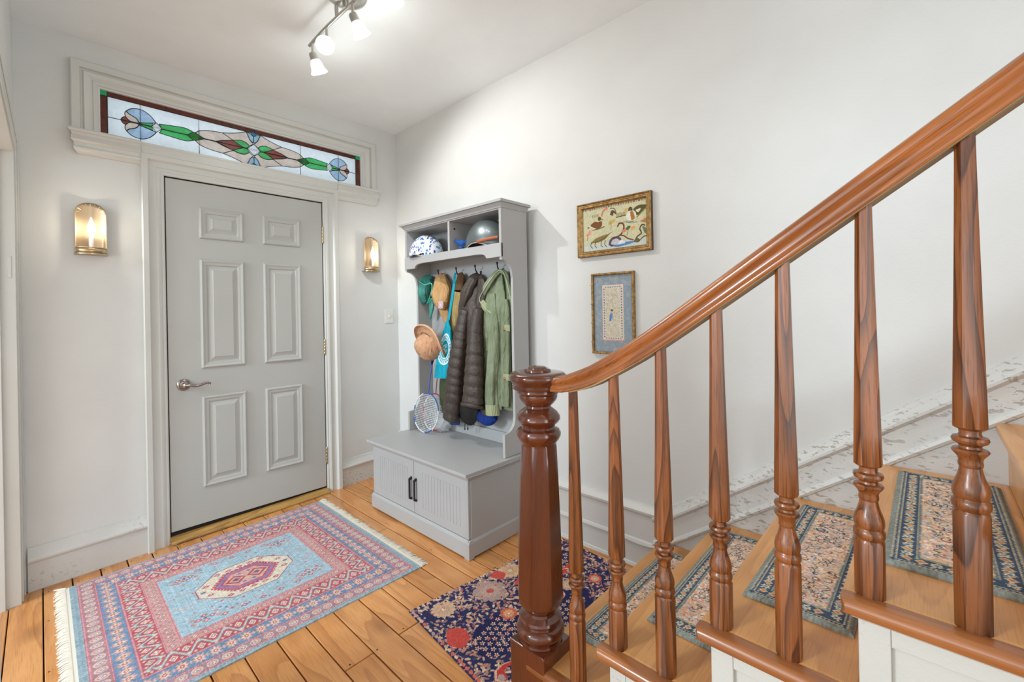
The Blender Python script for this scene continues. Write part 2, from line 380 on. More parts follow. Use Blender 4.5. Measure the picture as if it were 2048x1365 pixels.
def plank(x0, x1, y0, y1):
    g = .0018 + random.random() * .0014; dz = random.uniform(-.0008, .0008)
    za, zb = fz(x0) + dz, fz(x1) + dz; b = .0022
    m = MB(); m.add([(x0 + g, y0 + g, za - .02), (x1 - g, y0 + g, zb - .02), (x1 - g, y1 - g, zb - .02), (x0 + g, y1 - g, za - .02),
                     (x0 + g, y0 + g, za - b), (x1 - g, y0 + g, zb - b), (x1 - g, y1 - g, zb - b), (x0 + g, y1 - g, za - b),
                     (x0 + g + b, y0 + g + b, za), (x1 - g - b, y0 + g + b, zb), (x1 - g - b, y1 - g - b, zb), (x0 + g + b, y1 - g - b, za)],
                    [(0, 1, 5, 4), (1, 2, 6, 5), (2, 3, 7, 6), (3, 0, 4, 7), (4, 5, 9, 8), (5, 6, 10, 9), (6, 7, 11, 10), (7, 4, 8, 11), (8, 9, 10, 11)])
    o = m.build('plank', PLANK, None, recalc=False)
    o.parent = floor; o.location = (0, 0, 0); return o
for i in range(len(seams) - 1):
    a, b = seams[i], seams[i + 1]
    cuts = [-.2, D - .001]
    if i in ends: cuts.insert(1, ends[i])
    for y0, y1 in zip(cuts[:-1], cuts[1:]): plank(a, b, y0, y1)
for x0 in np.arange(-2.55, -.56, .25): plank(float(x0), min(float(x0) + .25, -.55), -.2, D - .001)
for x0 in np.arange(-2.55, 1.0, .25): plank(float(x0), min(float(x0) + .25, 1.0), -3.1, -.2)
# nail heads along the seams
nl = MB()
for i in range(5, 22):
    for yy in (1.2, 1.56, 1.95, 2.4, 2.8, 3.1):
        x = seams[i] + random.uniform(.012, .03); y = yy + random.uniform(-.02, .02); z = fz(x) + .0009
        nl.add([(x + .0035 * math.cos(t), y + .0035 * math.sin(t), z) for t in np.arange(6) * pi / 3], [(0, 1, 2, 3, 4, 5)])
nl.build('nail_heads', DARKGAP, floor, kind='stuff')

# mouldings ---------------------------------------------------------------
def run_y(name, prof, y0, y1, x, mat, zf=lambda y: 0.0, n=2, parent=None, kind='structure', sx=-1):
    ys = np.linspace(y0, y1, n); m = MB()
    m.loft([[(x + sx * d, float(y), z + zf(float(y))) for d, z in prof] for y in ys]); return m.build(name, mat, parent, smooth=32, kind=kind)
def run_x(name, prof, x0, x1, y, mat, zf=lambda x: 0.0, parent=None, kind='structure'):
    m = MB(); m.loft([[(xx, y - d, z + (zf(xx) if z < .12 or True else 0)) for d, z in prof] for xx in (x0, x1)])
    return m.build(name, mat, parent, smooth=32, kind=kind)
capL = [(0, 0), (.020, 0), (.021, .128), (.022, .134), (.031, .142), (.034, .152), (.031, .163), (.023, .171), (.019, .184), (.012, .192), (.009, .206), (0, .21)]
run_x('baseboard_front', capL, XL + .02, DX0 - .098, D, SKIRT, lambda x: fz(x))
run_x('baseboard_front', [(d, z * .92) for d, z in capL], DX1 + .10, XW - .02, D, SKIRT, lambda x: fz(x))
# tall base on the stair wall, sweeping up into the stair string
baseR = [(0, 0), (.034, 0), (.034, .012), (.024, .02), (.024, .115), (.032, .121), (.035, .130), (.032, .14), (.024, .145), (.022, .262), (.026, .268), (.034, .276), (.036, .287), (.030, .294), (.022, .300), (.014, .305), (.010, .312), (0, .314)]
run_y('baseboard_right', baseR, .95, D, XW, SKIRT, lambda y: 0.0)
def skirt_z(y): return .300 + .70 * (.93 - y)
# stair string on the wall: flat board below a two-part moulding that follows the flight
st = MB(); ys = list(np.linspace(.97, -1.9, 30)); ringsS = []
for y in ys:
    zt = skirt_z(y); zt = max(zt, .30) if y < .99 else .30
    ringsS.append([(XW, y, max(zt - .75, -.02)), (XW - .022, y, max(zt - .75, -.02)), (XW - .022, y, zt - .168), (XW - .031, y, zt - .164), (XW - .035, y, zt - .153), (XW - .031, y, zt - .142),
                   (XW - .023, y, zt - .136), (XW - .022, y, zt - .055), (XW - .027, y, zt - .05), (XW - .036, y, zt - .040), (XW - .036, y, zt - .030), (XW - .028, y, zt - .022),
                   (XW - .020, y, zt - .016), (XW - .013, y, zt - .004), (XW - .010, y, zt + .010), (XW, y, zt + .014)])
st.loft(ringsS); st.build('trim_1', SKIRT, smooth=32, kind='structure')
# the bead of the base curves up into the bead of the string
bead = catmull([(XW - .027, 1.13, .130), (XW - .027, 1.03, .125), (XW - .027, .95, .137), (XW - .027, .88, .185), (XW - .027, .80, .235)], 6)
MB().tube(bead, .0095, 8).build('trim_2', SKIRT, smooth=60, kind='structure')
# shoe strip
MB().box(XW - .045, XW - .03, .95, 1.66, -.01, .018).build('trim_3', TRIM, bevel=.004, kind='structure')

def casing(name, x0, x1, z0, z1, prof, y, mat, closed=False, parent=None, kind='structure'):
    """mitred moulding round an opening in the door wall; prof = [(outward, proud)]"""
    if closed: cs = [(-1, x0, -1, z0), (-1, x0, 1, z1), (1, x1, 1, z1), (1, x1, -1, z0), (-1, x0, -1, z0)]
    else: cs = [(-1, x0, 0, z0), (-1, x0, 1, z1), (1, x1, 1, z1), (1, x1, 0, z0)]
    m = MB(); n = len(prof); rings = [[(xx + sx * o, y - d, zz + sz * o) for o, d in prof] for sx, xx, sz, zz in cs]
    m.loft(rings, closed=True, cap=not closed); return m.build(name, mat, parent, smooth=28, kind=kind)
doorcas = [(0, -.02), (0, .010), (.006, .014), (.014, .014), (.022, .020), (.032, .022), (.038, .017), (.052, .017), (.066, .022), (.070, .027), (.075, .036), (.098, .038), (.103, .034), (.103, 0)]
casing('trim_4', DX0 - .006, DX1 + .006, -.03, DZ1 + .008, doorcas, D, TRIM)
# flat fascia between door head and transom
boxo('trim_5', (DX0 - .109, DX1 + .109, D - .034, D, DZ1 + .108, GZ0 + .004), TRIM, bevel=.003, kind='structure')
# door: six raised panels
door = thing('door_1', (.945, D, 0), 'pale grey six panel front door with brass hinges', None, kind='structure')
yd = D - .004
boxo('door_leaf', (DX0, DX1, yd, yd + .045, DZ0, DZ1), DOORP, door, .002)
def panel(x0, x1, z0, z1):
    prof = [(0, 0), (.003, .009), (.009, .0125), (.016, .010), (.021, .0075), (.028, .0070), (.034, .0055), (.037, .0008), (.043, .0008), (.050, .0025), (.064, .0075), (.066, .0092)]
    m = MB(); rings = []
    for o, d in prof: rings.append([(x0 + o, yd - d, z0 + o), (x1 - o, yd - d, z0 + o), (x1 - o, yd - d, z1 - o), (x0 + o, yd - d, z1 - o)])
    vs_ = [p for r in rings for p in r]; fs = []
    for i in range(len(rings) - 1):
        for j in range(4): fs.append((i * 4 + j, i * 4 + (j + 1) % 4, i * 4 + 4 + (j + 1) % 4, i * 4 + 4 + j))
    fs.append(tuple((len(rings) - 1) * 4 + i for i in range(4))); m.add(vs_, fs)
    m.build('raised_panel', DOORP, door)
for a, b in ((.655, .890), (1.002, 1.237)):
    panel(a, b, 1.736, 1.924); panel(a, b, .960, 1.612); panel(a, b, .252, .794)
# dark gap round the leaf
gp = MB(); gp.box(DX0 - .006, DX0 + .0005, yd + .006, yd + .05, 0, DZ1 + .008); gp.box(DX1 - .0005, DX1 + .006, yd + .006, yd + .05, 0, DZ1 + .008)
gp.box(DX0 - .006, DX1 + .006, yd + .006, yd + .05, DZ1, DZ1 + .008); gp.box(DX0, DX1, yd + .01, yd + .04, 0.0, DZ0)
gp.build('door_gap', DARKGAP, door)
# lever handle
hx, hz = .567, .874
hr = MB(); hr.lathe([(.001, 0), (.033, 0), (.034, .004), (.030, .009), (.024, .011), (.022, .016), (.014, .018), (.013, .05), (.001, .052)], 0, 0, 28)
hr.v = [(hx + a, yd - c, hz + b) for a, b, c in hr.v]
h = hr.build('door_handle', PEWTER, door, smooth=35); tag(h, 'pewter lever handle with round rose')
lv = catmull([(hx, yd - .05, hz), (hx + .02, yd - .052, hz - .001), (hx + .05, yd - .052, hz - .008), (hx + .08, yd - .051, hz - .003), (hx + .105, yd - .05, hz + .004), (hx + .118, yd - .05, hz - .001), (hx + .116, yd - .05, hz - .010)], 5)
MB().tube(lv, [.0085 - .0035 * i / len(lv) for i in range(len(lv))], 10).build('lever', PEWTER, h, smooth=60)
for z0, z1 in ((1.782, 1.900), (.982, 1.090), (.202, .316)):
    m = MB(); zz = np.linspace(z0, z1, 11)
    prof = []
    for i in range(5):
        a, b = z0 + (z1 - z0) * i / 5 + .001, z0 + (z1 - z0) * (i + 1) / 5 - .001; prof += [(.0048, a), (.0062, a + .003), (.0062, b - .003), (.0048, b)]
    m.lathe([(.001, z0 - .006), (.004, z0 - .003)] + prof + [(.004, z1 + .003), (.001, z1 + .006)], DX1 + .003, yd - .006, 10)
    tag(m.build('hinge', BRASSD, door, smooth=40), 'aged brass hinge barrel')
# threshold
th = MB(); th.prism([(D - .052, .0), (D - .052, .008), (D - .045, .014), (D - .03, .018), (D - .018, .026), (D + .02, .03), (D + .04, .03), (D + .04, 0)], 'x', DX0 - .006, DX1 + .006)
th.v = [(x, y, z + fz(x) * .7) for x, y, z in th.v]
th.build('door_sill', THRESH, door, smooth=20)

# transom window ------------------------------------------------------------
win = thing('window_1', ((GX0 + GX1) / 2, D, GZ0), 'stained glass transom with tulips over the front door', None, kind='structure')
wcas = [(-.001, -.03), (-.001, -.012), (0, -.010), (.004, -.004), (.012, .008), (.026, .010), (.030, .006), (.036, .007), (.050, .018), (.062, .021), (.068, .013), (.074, .013), (.078, .026), (.108, .030), (.113, .026), (.113, 0)]
casing('window_frame', GX0 + .0, GX1 - .0, GZ0 - .0, GZ1, wcas, D, TRIM, False, win)
sb = MB(); sb.prism([(GX0 - .01, GZ0 - .012), (GX1 + .01, GZ0 - .012), (GX1 + .01, GZ0 + .003), (GX0 - .01, GZ0 + .003)], 'y', D - .036, D + .06); sb.build('bottom_rail', TRIM, win, bevel=.002)
# moulded stool to either side of the door casing
lp = [(0, GZ0 + .004), (.050, GZ0 + .004), (.053, GZ0 - .003), (.050, GZ0 - .012), (.040, GZ0 - .016), (.036, GZ0 - .028), (.040, GZ0 - .040), (.042, GZ0 - .052), (.034, GZ0 - .060), (.028, GZ0 - .063), (.026, GZ0 - .080),
      (.030, GZ0 - .088), (.028, GZ0 - .098), (.018, GZ0 - .106), (.012, GZ0 - .116), (0, GZ0 - .118)]
for x0, x1, s in ((GX0 - .126, DX0 - .109, -1), (DX1 + .109, GX1 + .138, 1)):
    e0 = lambda d: x0 + ((.055 - d) * .8 if s < 0 else 0)
    e1 = lambda d: x1 - ((.055 - d) * .8 if s > 0 else 0)
    m = MB(); m.loft([[(e0(d), D - d, z) for d, z in lp], [(e1(d), D - d, z) for d, z in lp]]); m.build('window_stool', TRIM, win, smooth=30)

def glass(name, col, rough=.35, mottled=.12, sc=22):
    m = bpy.data.materials.new(name); m.use_nodes = True; nt = m.node_tree; nt.nodes.remove(nt.nodes['Principled BSDF'])
    out = nt.nodes['Material Output']; col = lin(col)
    n = noise(m, coords(m, rand=1.0), sc, 4, .6, 1.5)
    c = ramp(m, n, [(.3, tuple(x * (1 - mottled) for x in col)), (.7, tuple(min(1, x * (1 + mottled)) for x in col))])
    t = N(m, 'ShaderNodeBsdfTranslucent'); L(m, c, t.inputs[0]); g = N(m, 'ShaderNodeBsdfGlossy'); g.inputs['Roughness'].default_value = .15
    bmp_ = N(m, 'ShaderNodeBump'); bmp_.inputs['Strength'].default_value = .4; bmp_.inputs['Distance'].default_value = .002; L(m, n, bmp_.inputs['Height']); L(m, bmp_.outputs[0], g.inputs['Normal'])
    mx = N(m, 'ShaderNodeMixShader'); mx.inputs[0].default_value = .05; L(m, t.outputs[0], mx.inputs[1]); L(m, g.outputs[0], mx.inputs[2]); L(m, mx.outputs[0], out.inputs[0])
    m.diffuse_color = (*col, 1); return m
GW = glass('glass_seedy_white', 'eef4f8', mottled=.05, sc=30); GBL = glass('glass_sky_blue', 'd8e6f4'); GPK = glass('glass_pale_pink', 'f6e9e0', mottled=.10)
GBR = glass('glass_red_brown', 'c48a7c', mottled=.2); GRIM = glass('glass_rust', '93604e', mottled=.2); GGR = glass('glass_green', '8fe0a8', mottled=.15)
GDG = glass('glass_dark_green', '5fb56c', mottled=.2); GAQ = glass('glass_aqua', '3fcf9f', mottled=.1); GTB = glass('glass_teal_blue', '7cbcd6', mottled=.1); GLB = glass('glass_light_blue', 'cfe4ee', mottled=.1); GCR = glass('glass_cream', 'ffffff', mottled=.02)
LEAD = nmat('lead_came', (.035, .04, .045), .4, .6)
xc, zc_ = .9635, 2.3455
yg = D + .016
lead = MB()
def pane(pts, mat, lay=0, came=True):
    m = MB(); t = .0022; a = yg - lay * .0024
    m.prism(pts, 'y', a - t, a)
    m.build('glass_pane', mat, win)
    if came:
        P = [(x, a - t - .0002, z) for x, z in pts]; lead.tube(P + [P[0]], .0021, 5)
def mir(pts, mx=False, mz=False): return [((2 * xc - x) if mx else x, (2 * zc_ - z) if mz else z) for x, z in pts]
def four(pts, mat, lay=1, quad=True):
    pane(pts, mat, lay); pane(mir(pts, True), mat, lay)
    if quad: pane(mir(pts, False, True), mat, lay); pane(mir(pts, True, True), mat, lay)
# rim of rust glass with aqua corners, clear seedy ground
ix0, ix1, iz0, iz1 = .260, 1.667, 2.232, 2.455
for a, b in ((0, 1),): pass
hx_ = [GX0 - .01, ix0, .51, .79, 1.135, 1.41, ix1, GX1 + .01]
for i in range(1, 6): pane([(hx_[i], iz1), (hx_[i + 1], iz1), (hx_[i + 1], GZ1 + .01), (hx_[i], GZ1 + .01)], GRIM)
for i in range(1, 6): pane([(hx_[i], iz0 + .004), (hx_[i + 1], iz0 + .004), (hx_[i + 1], iz0 - .006), (hx_[i], iz0 - .006)], GRIM)
for a, b in ((GX0 - .01, ix0), (ix1, GX1 + .01)):
    pane([(a, iz0 + .006), (b, iz0 + .006), (b, iz1), (a, iz1)], GRIM); pane([(a, iz1), (b, iz1), (b, GZ1 + .01), (a, GZ1 + .01)], GAQ); pane([(a, iz0 - .006), (b, iz0 - .006), (b, iz0 + .006), (a, iz0 + .006)], GAQ)
cxs = [ix0, .396, .668, 2 * xc - .668, 2 * xc - .396, ix1]
for i in range(5):
    for za, zb in ((iz0 + .004, zc_), (zc_, iz1)): pane([(cxs[i], za), (cxs[i + 1], za), (cxs[i + 1], zb), (cxs[i], zb)], GW, 0)
def arc(P, k=5):
    q = catmull([(a, 0, b) for a, b in P], k); return [(v.x, v.z) for v in q]
top = arc([(.336, 2.4), (.354, 2.417), (.378, 2.426), (.404, 2.426), (.429, 2.414), (.449, 2.395), (.465, 2.372)])
low = arc([(.465, 2.372), (.43, 2.362), (.39, 2.352), (.388, 2.356), (.378, 2.371), (.363, 2.380), (.348, 2.387), (.336, 2.4)], 3)
four(top + low[1:-1], GBL)
four(arc([(.336, 2.4), (.330, 2.386), (.333, 2.369), (.343, 2.355), (.355, 2.3475)], 3) + arc([(.390, 2.3475), (.388, 2.356), (.378, 2.371), (.363, 2.380), (.348, 2.387), (.337, 2.399)], 3), GPK, 2)
four(arc([(.313, 2.3465), (.322, 2.362), (.333, 2.367)], 3) + [(.343, 2.355), (.355, 2.3465)], GBR, 2)
four([(.391, 2.3465), (.391, 2.3525), (.452, 2.366), (.444, 2.3465)], GGR, 2)
pane([(.465, 2.373), (.491, 2.3455), (.465, 2.318), (.443, 2.3455)], GCR, 3); pane(mir([(.465, 2.373), (.491, 2.3455), (.465, 2.318), (.443, 2.3455)], True), GCR, 3)
four(arc([(.478, 2.371), (.545, 2.379), (.600, 2.383), (.641, 2.3705)], 4) + [(.607, 2.3462), (.491, 2.3462)], GGR)
dk = [(.641, 2.3705), (.693, 2.3455), (.641, 2.3205), (.607, 2.3455)]
pane(dk, GDG, 2); pane(mir(dk, True), GDG, 2)
four(arc([(.648, 2.369), (.670, 2.387), (.705, 2.399), (.75, 2.406), (.79, 2.409)], 4) + [(.846, 2.378), (.79, 2.362), (.754, 2.347), (.693, 2.347)], GPK)
four(arc([(.79, 2.409), (.856, 2.426), (.918, 2.451)], 4) + arc([(.922, 2.451), (.931, 2.431), (.943, 2.404), (.962, 2.384)], 3) + [(.939, 2.366)] + arc([(.939, 2.366), (.917, 2.383), (.886, 2.388), (.846, 2.378)], 3)[1:], GPK)
four([(.754, 2.3462), (.801, 2.3625), (.846, 2.377), (.873, 2.361), (.904, 2.3462)], GBR, 2)
four(arc([(.846, 2.377), (.886, 2.388), (.917, 2.383), (.939, 2.366)], 3) + [(.923, 2.347), (.904, 2.347), (.873, 2.361)], GGR, 2)
pane([(.9635, 2.383), (1.001, 2.3455), (.9635, 2.308), (.926, 2.3455)], GCR, 3)
four(arc([(.922, 2.452), (.94, 2.447), (.9632, 2.431)], 3) + [(.9632, 2.389)] + arc([(.9632, 2.389), (.943, 2.404), (.931, 2.431), (.922, 2.452)], 3)[1:-1], GLB, 2)
b_ = [(.9635, 2.474), (.981, 2.449), (.9635, 2.432), (.946, 2.449)]
pane(b_, GTB, 3); pane([(.9635, 2.2335), (.9755, 2.2415), (.9635, 2.259), (.9515, 2.2415)], GTB, 3)
o = lead.build('lead_came', LEAD, win)
tag(o, 'dark lead strips between the glass pieces')

# left doorway: casing, jamb; the old wall runs slightly askew to the door wall
tl = thing('door_2', (XL, 3.04, 0), 'white painted doorway in the left wall with moulded casing', None, kind='structure')
skew = lambda m_: setattr(m_, 'v', [(x - .0124 * (D - y), y, z) for x, y, z in m_.v]) or m_
m = MB(); m.prism([(3.165, -.04), (3.165, 2.135), (1.72, 2.135), (1.72, -.04), (1.81, -.04), (1.81, 2.055), (3.075, 2.055), (3.075, -.04)], 'x', XL, XL + .009); skew(m).build('casing', TRIM, tl, bevel=.002)
m = MB(); m.prism([(3.165, -.04), (3.165, 2.135), (1.72, 2.135), (1.72, 2.110), (3.140, 2.110), (3.140, -.04)], 'x', XL + .008, XL + .014); skew(m).build('back_band', TRIM, tl, bevel=.002)
for nm, b in (('jamb', (XL - .16, XL + .003, 3.05, 3.076, -.06, 2.055)), ('jamb', (XL - .16, XL + .003, 1.80, 1.815, -.06, 2.055)), ('head_jamb', (XL - .16, XL + .003, 1.815, 3.05, 2.04, 2.056)), ('door_stop', (XL - .085, XL - .045, 3.036, 3.051, -.06, 2.04)), ('strike_plate', (XL - .022, XL - .010, 3.047, 3.0505, 1.46, 1.56))):
    m = MB().box(*b); skew(m).build(nm, TRIM, tl, bevel=.002)
# ================================================================== STAIRCASE
TZ = [.175, .345, .53, .715, .90, 1.085, 1.27, 1.455, 1.64]
NY = [.93, .672, .402, .130, -.143, -.416, -.689, -.962, -1.235, -1.508]
stair = thing('staircase', (1.5, .9, 0), 'pine staircase rising to the right along the wall with painted panelled side', 'stairs')
XS = 1.052; XI = XW - .0225
for k, z in enumerate(TZ):
    n0, n1 = NY[k], NY[k + 1]
    m = MB(); m.box(XS, XI, n1 - .03, n0, z - .030, z); t = m.build('tread', TREAD, stair, bevel=.010, seg=3)
    # return nosing on the open side, half round
    m = MB(); pr = [(XS, z - .030), (XS - .024, z - .030), (XS - .033, z - .026), (XS - .037, z - .017), (XS - .036, z - .008), (XS - .031, z - .001), (XS - .026, z + .001), (XS, z + .001)]
    ringA = [(x, n0 + (XS - x) * .0 - (0.009 if x < XS - .03 else 0), zz) for x, zz in pr]
    m.loft([[(x, n0 - .001 - max(0, (XS - .028) - x) * .9, zz) for x, zz in pr], [(x, n0 - .012, zz) for x, zz in pr], [(x, n1 - .028, zz) for x, zz in pr]])
    m.build('return_nosing', NOSEW, t, smooth=40)
    zb = TZ[k - 1] if k else -.01
    m = MB(); m.box(XS + .002, XI, n0 - .046, n0 - .026, zb, z - .030); m.build('riser', TREAD, stair)
    # painted side: recessed board, stile, rail, cove
    if k < 8:
        ry = n0 - .026
        m = MB(); m.box(XS + .012, XS + .03, n1 - .03, ry - .002, -.01, z - .030); m.build('side_board', STAIRPAINT, stair)
        m = MB(); m.box(XS, XS + .0115, ry - .046, ry + .001, (zb if k else 0) - (.04 if k else 0), z - .030); m.build('stile', STAIRPAINT, stair, bevel=.0015)
        m = MB(); m.box(XS + .0005, XS + .0115, n1 - .073, ry - .0465, z - .078, z - .0305); m.build('rail', STAIRPAINT, stair, bevel=.0015)
        m = MB(); m.prism([(XS + .001, z - .0305), (XS - .015, z - .0305), (XS - .013, z - .036), (XS - .004, z - .044), (XS + .001, z - .046)], 'y', n1 - .026, n0 - .016); m.build('cove_moulding', STAIRPAINT, stair, smooth=40)

# railing: newel post, balusters, handrail
rail = thing('stair_railing', (1.085, .925, 0), 'turned oak stair railing with a heavy mahogany newel post at the bottom', 'railing')
NXc, NYc = 1.086, .921
nw = MB(); s = .069; nw.box(NXc - s, NXc + s, NYc - s, NYc + s, -.01, .217); nb = nw.build('newel_post', NEWELW, rail, bevel=.004)
pass; tag(nb, 'dark mahogany newel post with turned rings and eight sided shaft')
pf = [(.001, .198), (.066, .198), (.069, .204), (.068, .210), (.062, .213), (.066, .217), (.074, .224), (.077, .233), (.075, .243), (.068, .250), (.062, .253), (.061, .258),
      (.066, .262), (.0685, .268), (.066, .275), (.058, .280), (.052, .285), (.050, .292), (.054, .300), (.066, .312)]
pf = [(r_, .215 + (z_ - .198) * 1.06) for r_, z_ in pf]; i0 = len(pf); pf += [(.0715, .346), (.0725, .368), (.0715, .45), (.067, .60), (.062, .73), (.0575, .836)]; i1 = len(pf)
pf += [(.056, .842), (.058, .846), (.066, .856), (.071, .868), (.0715, .876), (.066, .886), (.055, .891), (.052, .896), (.054, .902), (.064, .910), (.070, .920), (.069, .930), (.060, .942), (.050, .950), (.042, .956), (.040, .962),
       (.046, .966), (.050, .970), (.059, .982), (.062, .991), (.061, .998), (.058, .9985), (.064, 1.000), (.0685, 1.006), (.067, 1.012), (.05, 1.013), (.001, 1.013)]
lean = lambda z: .012 * (z - .2)
m = MB(); m.lathe(pf, NXc, NYc, 48, pi / 8, octo=set(range(i0, i1)))
m.v = [(x + lean(z) * .5, y - lean(z) * .5, z) for x, y, z in m.v]
m.build('turned_shaft', NEWELW, nb, smooth=33)
cxn, cyn = NXc + .004, NYc - .004
m = MB(); m.lathe([(.001, 1.0125), (.072, 1.0125), (.080, 1.016), (.082, 1.022), (.0785, 1.029), (.081, 1.035), (.089, 1.042), (.0925, 1.051), (.091, 1.060), (.084, 1.0665), (.070, 1.069), (.044, 1.070), (.043, 1.075), (.037, 1.079), (.031, 1.078), (.030, 1.082), (.024, 1.086), (.012, 1.088), (.001, 1.088)], cxn, cyn, 48)
m.build('newel_cap', NEWELW, nb, smooth=38)
# handrail
up = [(.872, 1.0165), (.835, 1.0165), (.80, 1.018), (.765, 1.0255), (.72, 1.038), (.68, 1.054), (.64, 1.075), (.60, 1.097), (.55, 1.126), (.50, 1.157), (.45, 1.191)]
y = .42; z = 1.2115
while y > -1.3: up.append((y, z)); y -= .06; z += .0420
up = [Vector((0, a, b)) for a, b in up]
def under(yy):
    for a, b in zip(up[:-1], up[1:]):
        if b.y <= yy <= a.y: return a.z + (b.z - a.z) * (a.y - yy) / (a.y - b.y)
    return up[-1].z
XR = 1.074
prof = [(-.0255, 0), (-.0275, .003), (-.0278, .007), (-.026, .011), (-.0235, .015), (-.0225, .021), (-.0235, .026), (-.0275, .031), (-.0305, .036), (-.0310, .041), (-.0290, .0475), (-.022, .053), (-.012, .0565)]
prof = prof + [(0, .0575)] + [(-a, b) for a, b in prof[::-1]]
m = MB(); rings = []
for i, p in enumerate(up):
    t = (up[min(i + 1, len(up) - 1)] - up[max(i - 1, 0)]).normalized(); nrm = Vector((0, t.z, -t.y)); nrm = nrm if nrm.z > 0 else -nrm
    k = 1 - .22 * float(smoothstep(.70, .86, p.y)); xx = XR + .012 * float(smoothstep(.5, .87, p.y))
    rings.append([(xx + a, p.y + nrm.y * b * k, p.z + nrm.z * b * k) for a, b in prof])
m.loft(rings); hrl = m.build('handrail', RAILW, rail, smooth=40)
m = MB(); m.loft([[(XR + sx * .0235, p.y, p.z + dz) for sx, dz in ((-1, .002), (1, .002), (1, -.0022), (-1, -.0022))] for p in up if p.y < .78]); tag(m.build('underside_strip', wood('bare_underside', 'a08a62', '8a744e', '5a4628', 'y', .6, 0, 12, 4, .3, .4, 0, .05, .617), hrl), 'pale unvarnished strip under the handrail')
def baluster(i):
    y = .765 - .1355 * i; k = 0 if i == 0 else (i + 1) // 2; zt = TZ[k]; zb = .497 + .0925 * i; zu = under(y) + .012
    x = 1.070; P = [(.0235, zt - .004), (.0240, zt + .002)]
    def q(r, dz): P.append((r, zb + dz * .90))
    q(.0240, -.160); q(.0225, -.157); q(.0215, -.154); q(.0225, -.151); q(.0245, -.148); q(.0250, -.143); q(.0245, -.137); q(.0225, -.134); q(.0215, -.131)
    q(.0232, -.127); q(.0240, -.121); q(.0237, -.114); q(.0215, -.104); q(.0180, -.094); q(.0155, -.084); q(.0140, -.074)
    q(.0155, -.071); q(.0158, -.066); q(.0150, -.061); q(.0165, -.055); q(.0220, -.047); q(.0238, -.043); q(.0215, -.0395); q(.0150, -.038); q(.0140, -.034)
    q(.0160, -.031); q(.0220, -.027); q(.0238, -.022); q(.0220, -.017); q(.0150, -.0145); q(.0138, -.010); q(.0142, -.004); q(.0205, 0)
    a = len(P)
    q(.0222, .002)
    H = zu - zb
    for f, r in ((.12, .0212), (.35, .0187), (.6, .0162), (.8, .0146), (.93, .0136)): P.append((r, zb + H * f))
    P.append((.0132, zu))
    m = MB(); m.lathe(P, x, y, 32, pi / 8, octo=set([0, 1, 2]) | set(range(a, len(P)))); return m.build('baluster', OAK, rail, smooth=35)
for i in range(0, 11): baluster(i)

# stair pads ------------------------------------------------------------------
def stair_pad(k, label):
    Wp, Hp = .70, .225; rs = random.Random(40 + k); c = Canvas(Wp, Hp, .0021, '868b84')
    c.rect(.012, Wp - .012, .012, Hp - .012, 'b4ab94')
    for t in np.arange(.014, Wp - .012, .008):
        for v in (.017, Hp - .017): c.dia(t, v, .004, .004, '3c5266')
    for t in np.arange(.014, Hp - .012, .008):
        for u in (.017, Wp - .017): c.dia(u, t, .004, .004, '3c5266')
    c.rect(.022, Wp - .022, .022, Hp - .022, '45566c')
    def rose(u, v, j):
        if j % 2: c.flower(u, v, .0105, 'd8c9a4', '5a7fa8', 7, rs.random() * 3)
        else: c.dia(u, v, .011, .011, 'd2b894'); c.ell(u, v, .0055, .0055, 'c98a6a')
        c.ell(u + .011, v + rs.uniform(-.008, .008), .0035, .0035, '8fa9a0'); c.ell(u - .010, v + rs.uniform(-.009, .009), .003, .003, 'c9b9a0')
    for j, t in enumerate(np.arange(.040, Wp - .03, .0235)):
        rose(t, .037, j); rose(t, Hp - .037, j + 1)
    for j, t in enumerate(np.arange(.060, Hp - .05, .0235)):
        rose(.037, t, j); rose(Wp - .037, t, j + 1)
    c.rect(.052, Wp - .052, .052, Hp - .052, 'a39c86')
    for t in np.arange(.056, Wp - .054, .007):
        for v in (.056, Hp - .056): c.ell(t, v, .0026, .0022, '5b6f7a')
    c.rect(.060, Wp - .060, .060, Hp - .060, 'dcbca2')
    n = c.U.shape
    for _ in range(900):
        u, v = rs.uniform(.06, Wp - .06), rs.uniform(.06, Hp - .06)
        c.ell(u, v, rs.uniform(.003, .0085), rs.uniform(.0024, .0048), rs.choice(['ead2b8', 'dea68c', 'd4b49c', 'ecd6c6', 'c4bfb4', 'd8987c', 'e2be90', 'c6b8c0', '9fa8a8']), rs.random() * 3)
    for _ in range(150):
        u, v = rs.uniform(.07, Wp - .07), rs.uniform(.07, Hp - .07); a = rs.random() * 6; r = rs.uniform(.005, .011)
        c.line([(u + r * math.cos(a + t), v + r * math.sin(a + t)) for t in np.linspace(0, rs.uniform(2, 4.6), 7)], .0024, rs.choice(['2f3c50', '39464a', '4b5c74', '5e5450']))
        if rs.random() < .5: c.ell(u, v, .0022, .0022, 'e4d8c4')
    c.mottle(.10, (2, 2)); c.mottle(.05, (1, 1))
    n0 = NY[k]; x0, x1 = 1.212, 1.912; y1 = n0 - .052; z = TZ[k] + .0105; sk = .012 * math.sin(k * 2.1)
    def pos(U, V):
        e = np.minimum(np.minimum(U, Wp - U), np.minimum(V, Hp - V)); drop = .006 * (1 - smoothstep(0, .010, e))
        return x0 + U, y1 - V + sk * (U - .35), z - drop + .0012 * np.sin(U * 21 + k) * np.sin(V * 17)
    o = sheet('stair_pad', c, pos, CARPET, None, (0, 0, -.0042)); tag(o, label, 'rug', 'persian patterned pads on the stair treads')
names = ['persian patterned stair pad on the lowest tread, beside the dark floral mat', 'persian patterned stair pad on the second tread from the floor',
         'persian patterned stair pad on the third tread from the floor', 'persian patterned stair pad on the fourth tread, the largest in view at right']
